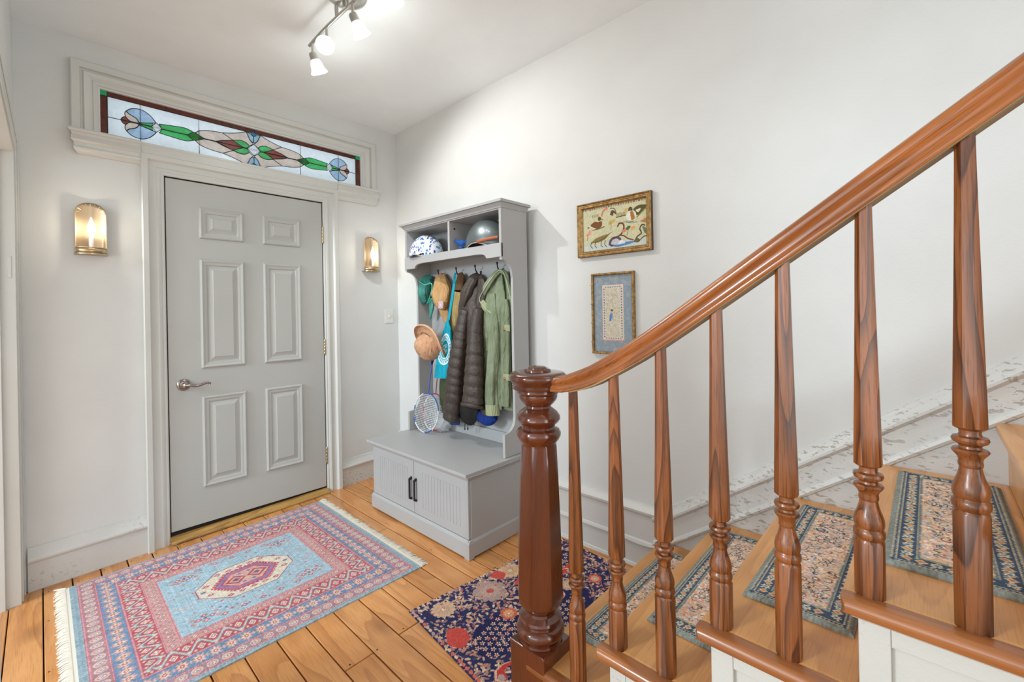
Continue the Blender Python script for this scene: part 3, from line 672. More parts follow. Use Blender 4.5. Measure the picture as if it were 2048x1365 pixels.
for k in range(4): stair_pad(k, names[k])
# ================================================================== HALL TREE (bench with coat hooks)
ht = thing('hall_tree', (1.73, 2.19, 0), 'grey painted hall tree with bench cabinet, coat hooks and two cubbies', 'hall tree')
Y0, Y1 = 1.722, 2.668; XF = 1.484; XB = 1.972; f0 = .004
# plinth, carcass, slab
m = MB(); m.box(1.472, XB, Y0 - .010, Y1 + .006, f0 + .006, .086); m.prism([(1.472, .086), (1.484, .098), (1.50, .098), (1.50, .086)], 'y', Y0 - .008, Y1 + .004)
m.prism([(Y0 - .010, .086), (Y0 + .001, .098), (Y0 + .01, .098), (Y0 + .01, .086)], 'x', 1.474, XB); m.box(1.474, 1.51, Y0 - .008, Y0 + .03, 0, .01)
m.build('plinth', TREE, ht, bevel=.002)
m = MB(); m.box(XF + .017, XB, Y0, Y1, .09, .418); m.build('bench_cabinet', TREE, ht, bevel=.0015)
m = MB(); m.box(1.449, XB, Y0 - .022, Y1 + .020, .432, .448)
m.loft([[(1.484 - d, Y0 - d, z), (XB, Y0 - d, z), (XB, Y1 + d * .8, z), (1.484 - d, Y1 + d * .8, z)] for d, z in ((0, .400), (.004, .404), (.008, .412), (.016, .418), (.020, .424), (.028, .428), (.030, .432))])
m.build('bench_top', TREE, ht, bevel=.0015)
YM = 2.205
def cab_door(a, b):
    m = MB(); m.box(XF, XF + .017, a, b, .101, .400); d = m.build('cabinet_door', TREE, ht, bevel=.0015)
    # beadboard field: narrow boards with grooves between
    i0, i1 = a + .062, b - .062; n = 13; w_ = (i1 - i0) / n
    m = MB()
    for i in range(n):
        y0 = i0 + i * w_ + .0012; y1 = i0 + (i + 1) * w_ - .0012
        m.prism([(y0, 0), (y0 + .0015, -.0022), (y1 - .0015, -.0022), (y1, 0)], 'z', .150, .352)
    m.v = [(XF + .0002 + v[1] if False else XF + .0003 + v[1], v[0], v[2]) for v in m.v]
    bb = m.build('beadboard', TREE, d); return d
d1 = cab_door(YM + .0015, Y1 - .004); d2 = cab_door(Y0 + .004, YM - .0015)
for yy, par in ((YM + .024, d1), (YM - .024, d2)):
    m = MB(); m.prism([(XF, .308), (XF - .020, .298), (XF - .020, .180), (XF, .170), (XF, .184), (XF - .011, .190), (XF - .011, .288), (XF, .294)], 'y', yy - .006, yy + .006)
    tag(m.build('handle', BLACK, par, bevel=.002), 'black bar handle')
# shaped side panels of the hutch
def sidep(y0, y1):
    P = [(1.757, 1.868), (1.757, 1.556)]
    cvs = catmull([(1.757, 0, 1.556), (1.785, 0, 1.552), (1.812, 0, 1.538), (1.835, 0, 1.508), (1.845, 0, 1.46)], 5)
    P += [(v.x, v.z) for v in cvs]; P += [(1.845, .66)]
    cvs = catmull([(1.845, 0, .66), (1.838, 0, .625), (1.818, 0, .600), (1.79, 0, .585), (1.757, 0, .580)], 5)
    P += [(v.x, v.z) for v in cvs[1:]]; P += [(1.757, .449), (XB, .449), (XB, 1.868)]
    MB().prism(P, 'y', y0, y1).build('side_panel', TREE, ht, bevel=.0015)
sidep(Y0, Y0 + .018); sidep(Y1 - .018, Y1)
bp = MB(); bp.box(XB - .008, XB, Y0 + .018, Y1 - .018, .449, 1.868); bp.build('back_panel', TREE, ht)
m = MB(); m.box(XB - .020, XB - .008, Y0 + .018, Y1 - .018, 1.448, 1.545); m.build('hook_rail', TREE, ht, bevel=.0015)
m = MB(); m.box(XB - .020, XB - .008, Y0 + .018, Y1 - .018, .449, .520); m.build('bottom_rail', TREE, ht, bevel=.0015)
boxo('shelf', (1.762, XB - .008, Y0 + .018, Y1 - .018, 1.628, 1.646), TREE, ht)
boxo('shelf', (1.759, XB - .008, Y0 + .018, Y1 - .018, 1.838, 1.856), TREE, ht)
dv = boxo('divider', (1.759, XB - .008, 2.178, 2.196, 1.646, 1.838), TREE, ht)
sc_ = MB(); sc_.lathe([(.0, 0), (.0065, 0), (.0065, .002), (.0, .002)], 0, 0, 12); sc_.v = [(1.80 + a, 2.178 - c, 1.795 + b) for a, b, c in sc_.v]; sc_.build('screw_cover', DARKGAP, dv)
# apron with ogee ends
A_ = [(Y1, 1.655), (Y1, 1.572), (Y1 - .118, 1.572)]
A_ += [(v.x, v.z) for v in catmull([(Y1 - .118, 0, 1.572), (Y1 - .130, 0, 1.588), (Y1 - .155, 0, 1.598), (Y1 - .205, 0, 1.602)], 4)[1:]]
A_ += [(v.x, v.z) for v in catmull([(Y0 + .205, 0, 1.602), (Y0 + .155, 0, 1.598), (Y0 + .130, 0, 1.588), (Y0 + .118, 0, 1.572)], 4)]
A_ += [(Y0, 1.572), (Y0, 1.650)]
MB().prism(A_, 'x', 1.752, 1.768).build('apron', TREE, ht, bevel=.0012)
# cornice
m = MB(); m.loft([[(1.757 - d, Y0 - d, z), (XB, Y0 - d, z), (XB, Y1 + d, z), (1.757 - d, Y1 + d, z)] for d, z in ((0, 1.846), (.004, 1.846), (.0045, 1.849), (.018, 1.872), (.018, 1.873))])
m.box(1.757 - .030, XB + .005, Y0 - .030, Y1 + .030, 1.873, 1.888); m.build('cornice', TREE, ht, bevel=.0015)
# hooks
HK = []
for px, py in ((884, 539), (920, 534), (958, 530), (1002, 524)):
    p = survey(px, py, x=1.935); HK.append(p.y)
def hook(y):
    x = XB - .020; z = 1.497
    m = MB(); m.box(x - .004, x, y - .009, y + .009, z - .035, z + .035); h = m.build('coat_hook', BLACK, ht, bevel=.003)
    m = MB(); m.tube(catmull([(x - .003, y, z + .01), (x - .025, y, z + .012), (x - .045, y, z + .035), (x - .052, y, z + .062)], 4), .0042, 8); m.sphere((x - .052, y, z + .064), .007, .007, .009, 10, 6)
    for s in (-1, 1):
        m.tube(catmull([(x - .003, y, z - .02), (x - .02, y + s * .01, z - .038), (x - .038, y + s * .025, z - .03), (x - .042, y + s * .034, z + .0)], 4), .0035, 8); m.sphere((x - .042, y + s * .034, z + .002), .006, .006, .006, 10, 6)
    m.build('prongs', BLACK, h, smooth=60)
for y in HK: hook(y)

# ================================================================== SCONCES
def sconce(xc0, label):
    s = thing('wall_sconce', (xc0, D, 1.6), label, 'wall lamp', 'pair of brass wall sconces')
    W2 = .0595; zb, zs = 1.600, 1.808; yb = D - .012
    # curved reflector plate with arched top: columns over the width, concave towards the room
    m = MB(); cols = 25; rows = 14; vs_ = []
    for i in range(cols):
        u = -1 + 2 * i / (cols - 1); x = xc0 + u * W2; top_ = zs + math.sqrt(max(0, 1 - u * u)) * .0595
        y = yb - .030 * (u * u)
        for j in range(rows): vs_.append((x, y, zb + (top_ - zb) * j / (rows - 1)))
    m.add(vs_, [(i * rows + j, (i + 1) * rows + j, (i + 1) * rows + j + 1, i * rows + j + 1) for i in range(cols - 1) for j in range(rows - 1)])
    m.build('reflector_plate', BRASS, s, smooth=60, solid=.0014)
    # crimped rays round the arch
    m = MB()
    for a in np.linspace(.12, pi - .12, 9):
        r0, r1 = .041, .054; p0 = (xc0 + r0 * math.cos(a), zs + r0 * math.sin(a)); p1 = (xc0 + r1 * math.cos(a), zs + r1 * math.sin(a))
        m = MB(); m.tube([(p[0], yb - .030 * ((p[0] - xc0) / W2) ** 2 - .002, p[1]) for p in (p0, p1)], .0024, 6)
        m.build('crimped_ray', BRASS, s, smooth=60)
    # half round tray with low fence
    T = [(xc0 + .064 * math.cos(a), yb - .022 - .052 * math.sin(a)) for a in np.linspace(0, pi, 22)]
    m = MB(); m.prism([(xc0 + .064, D - .002)] + T + [(xc0 - .064, D - .002)], 'z', zb - .004, zb + .001); m.build('tray', BRASSD, s)
    F_ = [(xc0 + .0595 * math.cos(a), yb - .022 - .047 * math.sin(a)) for a in np.linspace(0, pi, 22)]
    m = MB(); m.loft([[(x, y, z) for x, y in F_] for z in (zb, zb + .030)], closed=False); m.build('fence', BRASSD, s, smooth=60, solid=.0014)
    m = MB(); m.tube([(x, y, zb + .031) for x, y in F_], .0020, 6); m.build('rim', BRASS, s, smooth=60)
    cy = yb - .044
    m = MB(); m.lathe([(.001, zb + .001), (.012, zb + .001), (.012, zb + .016), (.0105, zb + .017), (.0105, zb + .088), (.001, zb + .089)], xc0, cy, 18); m.build('candle_sleeve', WHITEP, s, smooth=40)
    m = MB(); m.lathe([(.001, zb + .088), (.008, zb + .090), (.0125, zb + .100), (.0165, zb + .117), (.0165, zb + .130), (.0125, zb + .150), (.007, zb + .168), (.003, zb + .182), (.001, zb + .187)], xc0, cy, 20); m.build('flame_bulb', BULB, s, smooth=60)
BULB = bpy.data.materials.new('lit_bulb'); BULB.use_nodes = True
e_ = N(BULB, 'ShaderNodeEmission'); e_.inputs[0].default_value = (1, .90, .72, 1); e_.inputs[1].default_value = 3.5; L(BULB, e_.outputs[0], BULB.node_tree.nodes['Material Output'].inputs[0])
sconce(.185, 'brass candle sconce left of the front door'); sconce(1.760, 'brass candle sconce between the front door and the grey hall tree')

# light switch
sw = thing('light_switch', (1.92, D, 1.25), 'small white light switch between sconce and hall tree', 'light switch')
boxo('cover_plate', (1.885, 1.961, D - .006, D, 1.192, 1.307), WHITEP, sw, .003)
boxo('toggle', (1.918, 1.928, D - .016, D - .006, 1.240, 1.262), WHITEP, sw, .002)

# ================================================================== CEILING TRACK LIGHT
SHADE = bpy.data.materials.new('frosted_glass_lit'); SHADE.use_nodes = True
b_ = B(SHADE); b_.inputs['Base Color'].default_value = (.9, .9, .88, 1); b_.inputs['Roughness'].default_value = .35
b_.inputs['Emission Color'].default_value = (1, .97, .90, 1); b_.inputs['Emission Strength'].default_value = .62; b_.inputs['Transmission Weight'].default_value = 0
cl = thing('ceiling_light', (.965, 1.93, 2.72), 'brushed nickel track light with four frosted glass bell shades', 'ceiling light')
m = MB(); m.lathe([(.001, 2.685), (.03, 2.686), (.066, 2.692), (.086, 2.702), (.092, 2.712), (.092, 2.722), (.001, 2.722)], .968, 1.905, 36); m.build('canopy', NICKEL, cl, smooth=35)
m = MB(); m.tube([(.965, 1.905, 2.69), (.965, 1.905, 2.65)], .014, 14); m.build('stem', NICKEL, cl, smooth=60)
m = MB(); m.tube([(.955, 1.975, 2.695), (.962, 1.985, 2.65)], .009, 10); m.build('stem', NICKEL, cl, smooth=60)
m = MB(); m.tube(catmull([(.965, 2.30, 2.65), (.961, 2.12, 2.651), (.968, 1.9, 2.652), (.972, 1.70, 2.651), (.965, 1.53, 2.65)], 5), .0075, 10); m.build('track_bar', NICKEL, cl, smooth=60)
def head(y, d, x=.965):
    p = Vector((x, y, 2.645)); j = Vector((x, y, 2.592)); d = Vector(d).normalized()
    m = MB(); m.tube([p, j], .0062, 10); h = m.build('lamp_head', NICKEL, cl, smooth=60)
    a = d.orthogonal().normalized(); b = d.cross(a)
    def rev(prof, name, mat):
        m = MB(); m.loft([[j + d * (t * .88) + (a * math.cos(2 * pi * k / 28) + b * math.sin(2 * pi * k / 28)) * r for k in range(28)] for r, t in prof]); m.build(name, mat, h, smooth=50)
    rev([(.001, -.010), (.015, -.008), (.019, .0), (.0195, .028), (.016, .031), (.001, .031)], 'socket', NICKEL)
    rev([(.017, .028), (.023, .034), (.028, .046), (.031, .062), (.033, .076), (.036, .086), (.041, .094), (.0425, .099), (.0405, .1005), (.034, .088), (.029, .062), (.020, .038), (.001, .036)], 'glass_shade', SHADE)
head(2.262, (.42, .10, -.90)); head(2.10, (-.38, -.60, -.70)); head(1.84, (.52, .04, -.84)); head(1.55, (.30, .0, -.95))

# ================================================================== PICTURES
GILT = nmat('gilt_frame', (.42, .25, .09), .35, .75); GILTD = nmat('dark_gilt_edge', (.10, .055, .025), .5, .2); BAMBOO = nmat('bronze_bamboo', (.34, .21, .085), .35, .7)
for mm in (GILT, BAMBOO):
    n_ = noise(mm, coords(mm), 60, 4); L(mm, ramp(mm, n_, [(.3, (.22, .12, .04)), (.7, (.55, .35, .14))]), B(mm).inputs['Base Color'])
pic = thing('picture', (XW, 1.163, 1.69), 'gilt framed needlework of ducks, swans and a lizard, the upper picture', 'picture')
y0, y1, z0, z1 = .953, 1.374, 1.547, 1.829
def frame(name, y0, y1, z0, z1, prof, mat, par):
    m = MB(); rings = []
    for o, d in prof: rings.append([(XW - d, y0 + o, z0 + o), (XW - d, y1 - o, z0 + o), (XW - d, y1 - o, z1 - o), (XW - d, y0 + o, z1 - o)])
    m.loft(rings, cap=False); return m.build(name, mat, par, smooth=25)
frame('frame', y0, y1, z0, z1, [(.0005, .002), (0, .022), (.003, .026), (.006, .024), (.009, .019), (.014, .018), (.018, .021), (.022, .021), (.026, .017), (.029, .013), (.029, .006)], GILT, pic)
frame('frame_edge', y0 - .0006, y1 + .0006, z0 - .0006, z1 + .0006, [(.001, .0), (0, .001), (0, .0215), (.001, .0217)], GILTD, pic)
W_, H_ = (y1 - y0) - .056, (z1 - z0) - .056; c = Canvas(W_, H_, .0014, 'c9c6a2')
rs = random.Random(5)
for _ in range(300): c.ell(rs.uniform(0, W_), rs.uniform(0, H_), rs.uniform(.01, .04), .004, rs.choice(['cfcba6', 'c3c4a6', 'd2c8a2', 'bfc6ae']), 0, .6)
c.rect(0, W_, 0, .035, 'c5cdc4'); X = lambda a: a * W_; Yy = lambda b: b * H_
# motifs (a: left to right as hung, b: up)
def blob(P, col): c.poly([(X(a), Yy(b)) for a, b in arc([(p[0], p[1]) for p in P] + [P[0]], 4)], col)
def ln(P, t, col): c.line([(X(a), Yy(b)) for a, b in arc(P, 5)], t, col)
blob([(.03, .13), (.12, .17), (.2, .27), (.33, .33), (.42, .35), (.5, .40), (.43, .33), (.36, .24), (.25, .19), (.17, .19)], '6f6440')
blob([(.13, .20), (.22, .29), (.36, .34), (.42, .34), (.36, .29), (.24, .22)], '8a7748')
for a in (.14, .21, .31, .37): ln([(a, .21), (a - .01, .12), (a + .02, .07)], .004, '55594a')
blob([(.42, .10), (.44, .20), (.50, .27), (.6, .24), (.62, .16), (.56, .08), (.48, .05)], '55506a'); blob([(.46, .11), (.48, .19), (.55, .22), (.60, .15), (.55, .08)], 'c3bfc4')
ln([(.50, .24), (.60, .28), (.66, .40), (.655, .52), (.60, .55), (.57, .49)], .0085, '6e4634'); ln([(.60, .28), (.66, .26), (.72, .19), (.80, .14)], .007, '6c5040')
blob([(.48, .06), (.6, .11), (.74, .12), (.84, .10), (.70, .05), (.55, .03)], '5f86bd'); blob([(.55, .08), (.62, .18), (.68, .10)], 'dadfe2')
ln([(.82, .10), (.86, .20), (.92, .26), (.90, .36), (.93, .44), (.97, .42)], .007, '5d5238'); blob([(.80, .10), (.85, .18), (.9, .12), (.87, .07)], '6b6346')
blob([(.93, .42), (1.0, .34), (1.0, .22), (.96, .28)], '6f7a58'); ln([(.9, .12), (.95, .18), (1.0, .19)], .006, '5e6044')
blob([(.13, .62), (.2, .68), (.26, .66), (.32, .66), (.31, .54), (.22, .50), (.15, .56)], '7c5434'); blob([(.07, .57), (.12, .6), (.10, .54)], '5d7a56'); ln([(.10, .60), (.22, .50)], .006, 'd9d2b8'); ln([(.16, .49), (.26, .50), (.36, .53)], .005, '5f5a44')
c.ell(X(.28), Yy(.73), .010, .011, '6b5032'); ln([(.28, .73), (.33, .70)], .004, '4a3c2c')
ln([(.32, .78), (.34, .88), (.40, .93)], .007, 'cf6a5a'); blob([(.36, .93), (.41, .97), (.42, .91), (.38, .90)], 'de8570')
blob([(.45, .78), (.48, .87), (.53, .84), (.55, .76), (.51, .80), (.50, .74)], '6a4c3c'); ln([(.46, .92), (.52, .90), (.55, .80)], .004, '5c5a40')
for a in np.arange(.56, .72, .018): ln([(a, .70), (a - .008, .78)], .003, '6d6a40')
ln([(.55, .69), (.63, .70), (.72, .71)], .005, '5d5a3c')
for a in np.arange(.17, .27, .018): ln([(a, .78), (a + .004, .84)], .003, '7d7a50')
c.ell(X(.765), Yy(.81), .012, .014, '5f5348'); blob([(.70, .72), (.74, .78), (.80, .77), (.86, .70), (.80, .58), (.72, .60)], 'e4e2d2'); blob([(.76, .76), (.80, .77), (.83, .62), (.78, .58)], 'a9763c')
blob([(.80, .80), (.88, .87), (1.0, .84), (.93, .70), (.86, .66), (.84, .74)], '5c5836'); blob([(.84, .78), (.92, .80), (.88, .72)], 'd6d2bc'); ln([(.86, .62), (1.0, .80)], .006, '8c8448')
blob([(.67, .80), (.70, .86), (.73, .84), (.72, .77)], 'cdb46a')
for a, b in ((.70, .62), (.75, .60), (.80, .58)): ln([(a - .05, b - .06), (a + .06, b - .06)], .003, '6d7a78')
for a, b, cc in ((.46, .60, 'b79f52'), (.50, .62, 'c4a85a'), (.67, .37, 'dd8468'), (.73, .42, '4f6a4a'), (.80, .40, 'd8a25a'), (.09, .40, 'd98a7c'), (.11, .45, 'e09a88')): c.ell(X(a), Yy(b), .014, .008, cc, .5)
for P in ([(.47, .58), (.46, .42)], [(.73, .38), (.71, .26)], [(.08, .36), (.07, .26)]): ln(P, .003, '6a6a3c')
blob([(.90, .52), (1.0, .58), (1.0, .47)], 'b88252')
for k in range(26): c.rect(X(k / 26), X((k + .62) / 26), H_ - .010, H_ - .002, rs.choice(['9a8a70', 'b0a088', '8a6a5c']))
c.mottle(.07, (1, 1)); c.mottle(.05, (3, 3))
sheet('needlework_panel', c, lambda U, V: (U * 0 + XW - .008, (y1 - .028) - U, (z0 + .028) + V), PRINT, pic)

pic2 = thing('picture', (XW, 1.18, 1.24), 'bamboo style framed blue silk embroidery, the lower narrow picture', 'picture')
y0, y1, z0, z1 = 1.051, 1.297, 1.037, 1.455
frame('frame', y0, y1, z0, z1, [(0, .002), (0, .016), (.003, .021), (.008, .022), (.012, .018), (.013, .006)], BAMBOO, pic2)
m = MB()
for yy in (y0 + .006, y1 - .006):
    for zz in np.linspace(z0 + .06, z1 - .06, 4): boxo('bamboo_joint', (XW - .0235, XW - .006, yy - .0072, yy + .0072, zz - .002, zz + .002), BAMBOO, pic2, .001)
for zz in (z0 + .006, z1 - .006):
    for yy in np.linspace(y0 + .05, y1 - .05, 3): boxo('bamboo_joint', (XW - .0235, XW - .006, yy - .002, yy + .002, zz - .0072, zz + .0072), BAMBOO, pic2, .001)
W_, H_ = (y1 - y0) - .024, (z1 - z0) - .024; c = Canvas(W_, H_, .0014, '8d9eac')
rs = random.Random(9)
for _ in range(130):
    u, v = rs.uniform(0, W_), rs.uniform(0, H_); r = rs.uniform(.006, .012); col = rs.choice(['b4b2a4', 'a9b2b2', 'bba9a4', 'a6a99c', '9db0ba'])
    c.ell(u, v, r, r, col, 0, .8, .72); c.ell(u, v, r * .4, r * .4, col, 0, .7)
c.rect(.050, W_ - .050, .055, H_ - .050, 'c79a92'); c.rect(.0515, W_ - .0515, .059, H_ - .0515, 'd9cfc0')
c.rect(.0515, W_ - .0515, .0585, .0625, 'd69a98')
for v in np.arange(.078, H_ - .06, .0135):
    for u in (.061, W_ - .061): c.ell(u, v, .0035, .0045, rs.choice(['6d8196', '7d92a8', '5d7080']), rs.random())
for u in np.arange(.072, W_ - .066, .0135):
    for v in (.070, H_ - .062): c.ell(u, v, .0045, .003, rs.choice(['6d8196', '7d92a8']))
c.rect(.071, W_ - .071, .078, H_ - .070, 'cfc8b4')
for _ in range(120):
    u, v = rs.uniform(.073, W_ - .073), rs.uniform(.082, H_ - .075); c.ell(u, v, rs.uniform(.004, .011), rs.uniform(.002, .006), rs.choice(['dad4c2', 'c9bfa4', 'd6c2b4', 'c4ccc0', 'ded8c8', 'b8b8a4']), rs.random() * 3, .8)
for _ in range(26):
    u, v = rs.uniform(.078, W_ - .078), rs.uniform(.09, H_ - .085); c.line([(u, v), (u + rs.uniform(-.01, .01), v + rs.uniform(.004, .012))], .0014, rs.choice(['8a9a84', 'a08a78', '7f8fa0']))
c.poly([(.088, .158), (.096, .200), (.104, .190), (.100, .158)], '4f86c8'); c.poly([(.098, .172), (.103, .202), (.110, .196), (.108, .170)], '6b8fb8'); c.ell(.105, .212, .005, .006, '5a3a34'); c.ell(.101, .208, .003, .003, 'dcb9a4')
c.line([(W_ / 2 - .004, H_ - .078), (W_ / 2 - .002, .23)], .0014, '9aa08c')
c.mottle(.06, (1, 1)); c.mottle(.04, (3, 3))
sheet('silk_panel', c, lambda U, V: (U * 0 + XW - .008, (y1 - .012) - U, (z0 + .012) + V), PRINT, pic2)
# ================================================================== RUGS
def big_rug():
    Wr, Hr = 1.202, 1.170; c = Canvas(Wr, Hr, .0024, '93aab6'); rs = random.Random(3)
    U, V = c.U, c.V; du = np.minimum(U, Wr - U); dv = np.minimum(V, Hr - V)
    ku = [0, .024, .034, .083, .090, .152, .161, .234, .241, .286, .295, 10]
    kv = [0, .018, .026, .070, .077, .150, .159, .245, .252, .292, .302, 10]
    kk = list(range(12)); fu = np.interp(du, ku, kk); fv = np.interp(dv, kv, kk)
    f = np.minimum(fu, fv); s = np.where(fu < fv, V, U); b = np.floor(f).astype(int); t = f - b
    P = lambda h: c.col(h)
    img = c.c
    def setm(mask, h): img[mask] = P(h)
    s0 = np.where(fu < fv, V - Hr / 2, U - Wr / 2)
    setm(b == 0, '8ba3ae'); setm((b == 0) & (np.abs(s0 * 80 % 1 - .5) < .22) & (t > .45) & (t < .8), '6d8797')
    for q in (1, 3, 5, 7, 9): setm(b == q, 'b0606e'); setm((b == q) & (np.abs(s0 * 170 % 1 - .5) < .25) & (t > .25) & (t < .75), 'dda79f')
    # band 2: cream and rose oblong medallions on faded wine ground
    p = .047; a = (s0 / p) % 1 - .5; tt = t - .5; e = np.hypot(a / .40, tt / .42)
    m = b == 2; setm(m, 'a56a70'); setm(m & (e < 1), 'c9b3a4'); setm(m & (e < .72), 'bb8188'); setm(m & (e < .45), 'd6c3ae'); setm(m & (e < .2), '6f7b9e'); setm(m & (np.abs(a) > .46), '7a87a6')
    # band 4: slate blue with rosettes
    p = .052; j = np.floor(s0 / p); a = (s0 / p) % 1 - .5; m = b == 4; setm(m, '5b7c9f'); r = np.hypot(a / .40, tt / .40); th = np.arctan2(tt, a)
    k = 1 + .22 * np.cos(8 * th); setm(m & (r < k * .92), 'c28a84'); setm(m & (r < k * .62), 'd9c2ac'); setm(m & (r < .36), 'b5505c'); setm(m & (r < .16), 'ddc9a8')
    setm(m & (np.abs(a) > .44) & (np.abs(tt) < .14), 'c9a79a')
    # band 6: red ground, zigzag vine with cream lozenges
    p = .088; a = (s0 / p) % 1; tri = np.abs(a * 2 - 1); m = b == 6; setm(m, 'ad4450')
    z = .20 + .60 * np.clip(tri * 1.5 - .25, 0, 1)
    setm(m & (np.abs(t - z) < .16), 'b75a66'); setm(m & (np.abs(t - z) < .105), '6f99a0'); setm(m & (np.abs(t - z) < .055), 'b9c6bd')
    for ac, tc in ((0, .33), (.5, .67)):
        aa = np.minimum(np.abs(a - ac), 1 - np.abs(a - ac)); dd = aa / .17 + np.abs(t - tc) / .24; setm(m & (dd < 1), 'd6c4b0'); setm(m & (dd < .62), 'b8616a'); setm(m & (dd < .34), 'c9cfc4')
    for ac, tc in ((0, .92), (.5, .08), (.25, .14), (.75, .14), (.25, .88), (.75, .88)):
        aa = np.minimum(np.abs(a - ac), 1 - np.abs(a - ac)); dd = aa / .075 + np.abs(t - tc) / .10; setm(m & (dd < 1), 'cfae9c')
    # band 8: rose with tiny motifs
    p = .036; a = (s0 / p) % 1 - .5; e = np.abs(a) / .40 + np.abs(tt) / .44; m = b == 8; setm(m, 'c08c86'); setm(m & (e < 1), 'b25f6a'); setm(m & (e < .66), 'd5c0ac'); setm(m & (e < .3), '7f6f8c')
    setm(b >= 10, '98b7c6')
    # field
    cu, cv_ = Wr / 2, Hr / 2; fu0, fu1 = .302, Wr - .302; fv0, fv1 = .308, Hr - .308
    for _ in range(420):
        u, v = rs.uniform(fu0, fu1), rs.uniform(fv0, fv1); c.rect(u - rs.uniform(.004, .02), u + .01, v - .0013, v + .0013, rs.choice(['7fa3b8', 'b3cdd6', '6d93ab', 'a9c4cf']))
    def small(u, v, col='b7505c'):
        c.dia(u, v, .017, .013, '8c6a80'); c.dia(u, v, .014, .0105, col); c.dia(u, v, .006, .005, 'dccab4')
    def cluster(u, v):
        for a, b_ in ((-.026, 0), (.026, 0), (0, .022), (0, -.022)): small(u + a, v + b_, 'c24a50')
        for a, b_ in ((-.045, .02), (.045, .02), (-.045, -.02), (.045, -.02)): c.dia(u + a, v + b_, .012, .010, 'c98a86')
        c.ell(u, v, .007, .007, '44606e'); c.dia(u, v, .075, .052, '6f7f90', .96)
    for a in (fu0 + .085, fu1 - .085):
        for b_ in (fv0 + .065, fv1 - .065): cluster(a, b_)
    for i in range(-3, 4):
        for v in (fv0 + .030, fv1 - .030):
            if abs(i) < 3: small(cu + i * .075, v); c.line([(cu + i * .075 - .03, v + .02), (cu + i * .075, v + .03), (cu + i * .075 + .03, v + .02)], .0035, 'c58d86')
    for _ in range(170):
        u, v = rs.uniform(fu0 + .01, fu1 - .01), rs.uniform(fv0 + .01, fv1 - .01); r = rs.uniform(.003, .008)
        c.dia(u, v, r * 1.3, r, rs.choice(['c0606a', 'b8707a', 'c99a92', '5f7fa0', 'd3c0ae', 'bd5058']))
    for a in (-1, 1):
        for q in (-1, 1): c.line([(cu + a * .30, cv_ + q * .04), (cu + a * .26, cv_ + q * .062), (cu + a * .22, cv_ + q * .066)], .005, 'cf9a8e')
    hexm = lambda hw, hh, cut: [(cu - hw, cv_ - cut * hh), (cu - hw, cv_ + cut * hh), (cu - hw * .45, cv_ + hh), (cu + hw * .45, cv_ + hh), (cu + hw, cv_ + cut * hh), (cu + hw, cv_ - cut * hh), (cu + hw * .45, cv_ - hh), (cu - hw * .45, cv_ - hh)]
    c.poly(hexm(.205, .152, .25), '8d4a5e'); c.poly(hexm(.200, .147, .25), 'd8ccb6')
    for i in range(-2, 3):
        for q in (-1, 1): small(cu + i * .048, cv_ + q * .118, 'c04a52')
    for a in (-1, 1):
        small(cu + a * .158, cv_ + .045, 'c04a52'); small(cu + a * .158, cv_ - .045, 'c04a52'); c.ell(cu + a * .178, cv_, .012, .008, '5b628c')
    h2 = lambda hw, hh: [(cu - hw, cv_), (cu - hw * .5, cv_ + hh), (cu + hw * .5, cv_ + hh), (cu + hw, cv_), (cu + hw * .5, cv_ - hh), (cu - hw * .5, cv_ - hh)]
    for i in range(44):
        tq = i / 44; P2 = h2(.142, .098); seg = int(tq * 6); fr = tq * 6 - seg; p0, p1 = P2[seg], P2[(seg + 1) % 6]; c.dia(p0[0] + (p1[0] - p0[0]) * fr, p0[1] + (p1[1] - p0[1]) * fr, .010, .008, 'b5404e')
    c.poly(h2(.138, .094), 'b5485a'); c.poly(h2(.128, .086), '7d6fa2'); c.poly(h2(.112, .074), 'b2495a'); c.poly(h2(.100, .064), 'cf9a8c')
    for a in (-1, 1):
        c.dia(cu + a * .045, cv_, .046, .044, 'a8404c'); c.dia(cu + a * .045, cv_, .030, .028, 'c8a48e'); c.dia(cu + a * .045, cv_, .018, .016, '6d4a72')
        for q in (-1, 1): c.dia(cu + a * .02, cv_ + q * .045, .012, .009, '5f6f96')
    # wear: faded stripes following the weft
    rows = rng.rand(1, c.nx, 1); rows = np.repeat(rows, c.ny, 0)
    c.c = np.clip(c.c * (.94 + .10 * rows), 0, 1); c.mottle(.11, (2, 1)); c.mottle(.08, (5, 2))
    wash = rng.rand(22, 26); wash = wash[np.linspace(0, 21, c.ny).astype(int)][:, np.linspace(0, 25, c.nx).astype(int)][..., None]
    c.c = np.clip(c.c * (1 - .10 * wash) + P('b9c4cc') * .12 * wash, 0, 1); c.c = c.c * .86 + P('c8c2c4') * .14
    x0, y0_, y1_ = .079, None, 3.040
    def pos(U, V):
        x = x0 + U; yf = 1.862 + .046 * (1.27 - x); t = V / Hr; y = yf + (y1_ - yf) * t
        e = np.minimum(V, Hr - V)
        return x, y, .024 * (x - 1.5) + .0085 - .003 * (1 - smoothstep(0, .008, e)) + .0009 * np.sin(x * 19) * np.sin(y * 13)
    r = thing('area_rug', (.68, 2.45, 0), 'faded blue and red persian style rug with cream fringe in front of the door', 'rug')
    sheet('rug_pile', c, pos, CARPET, r, (0, 0, -.0075), relief=.0010)
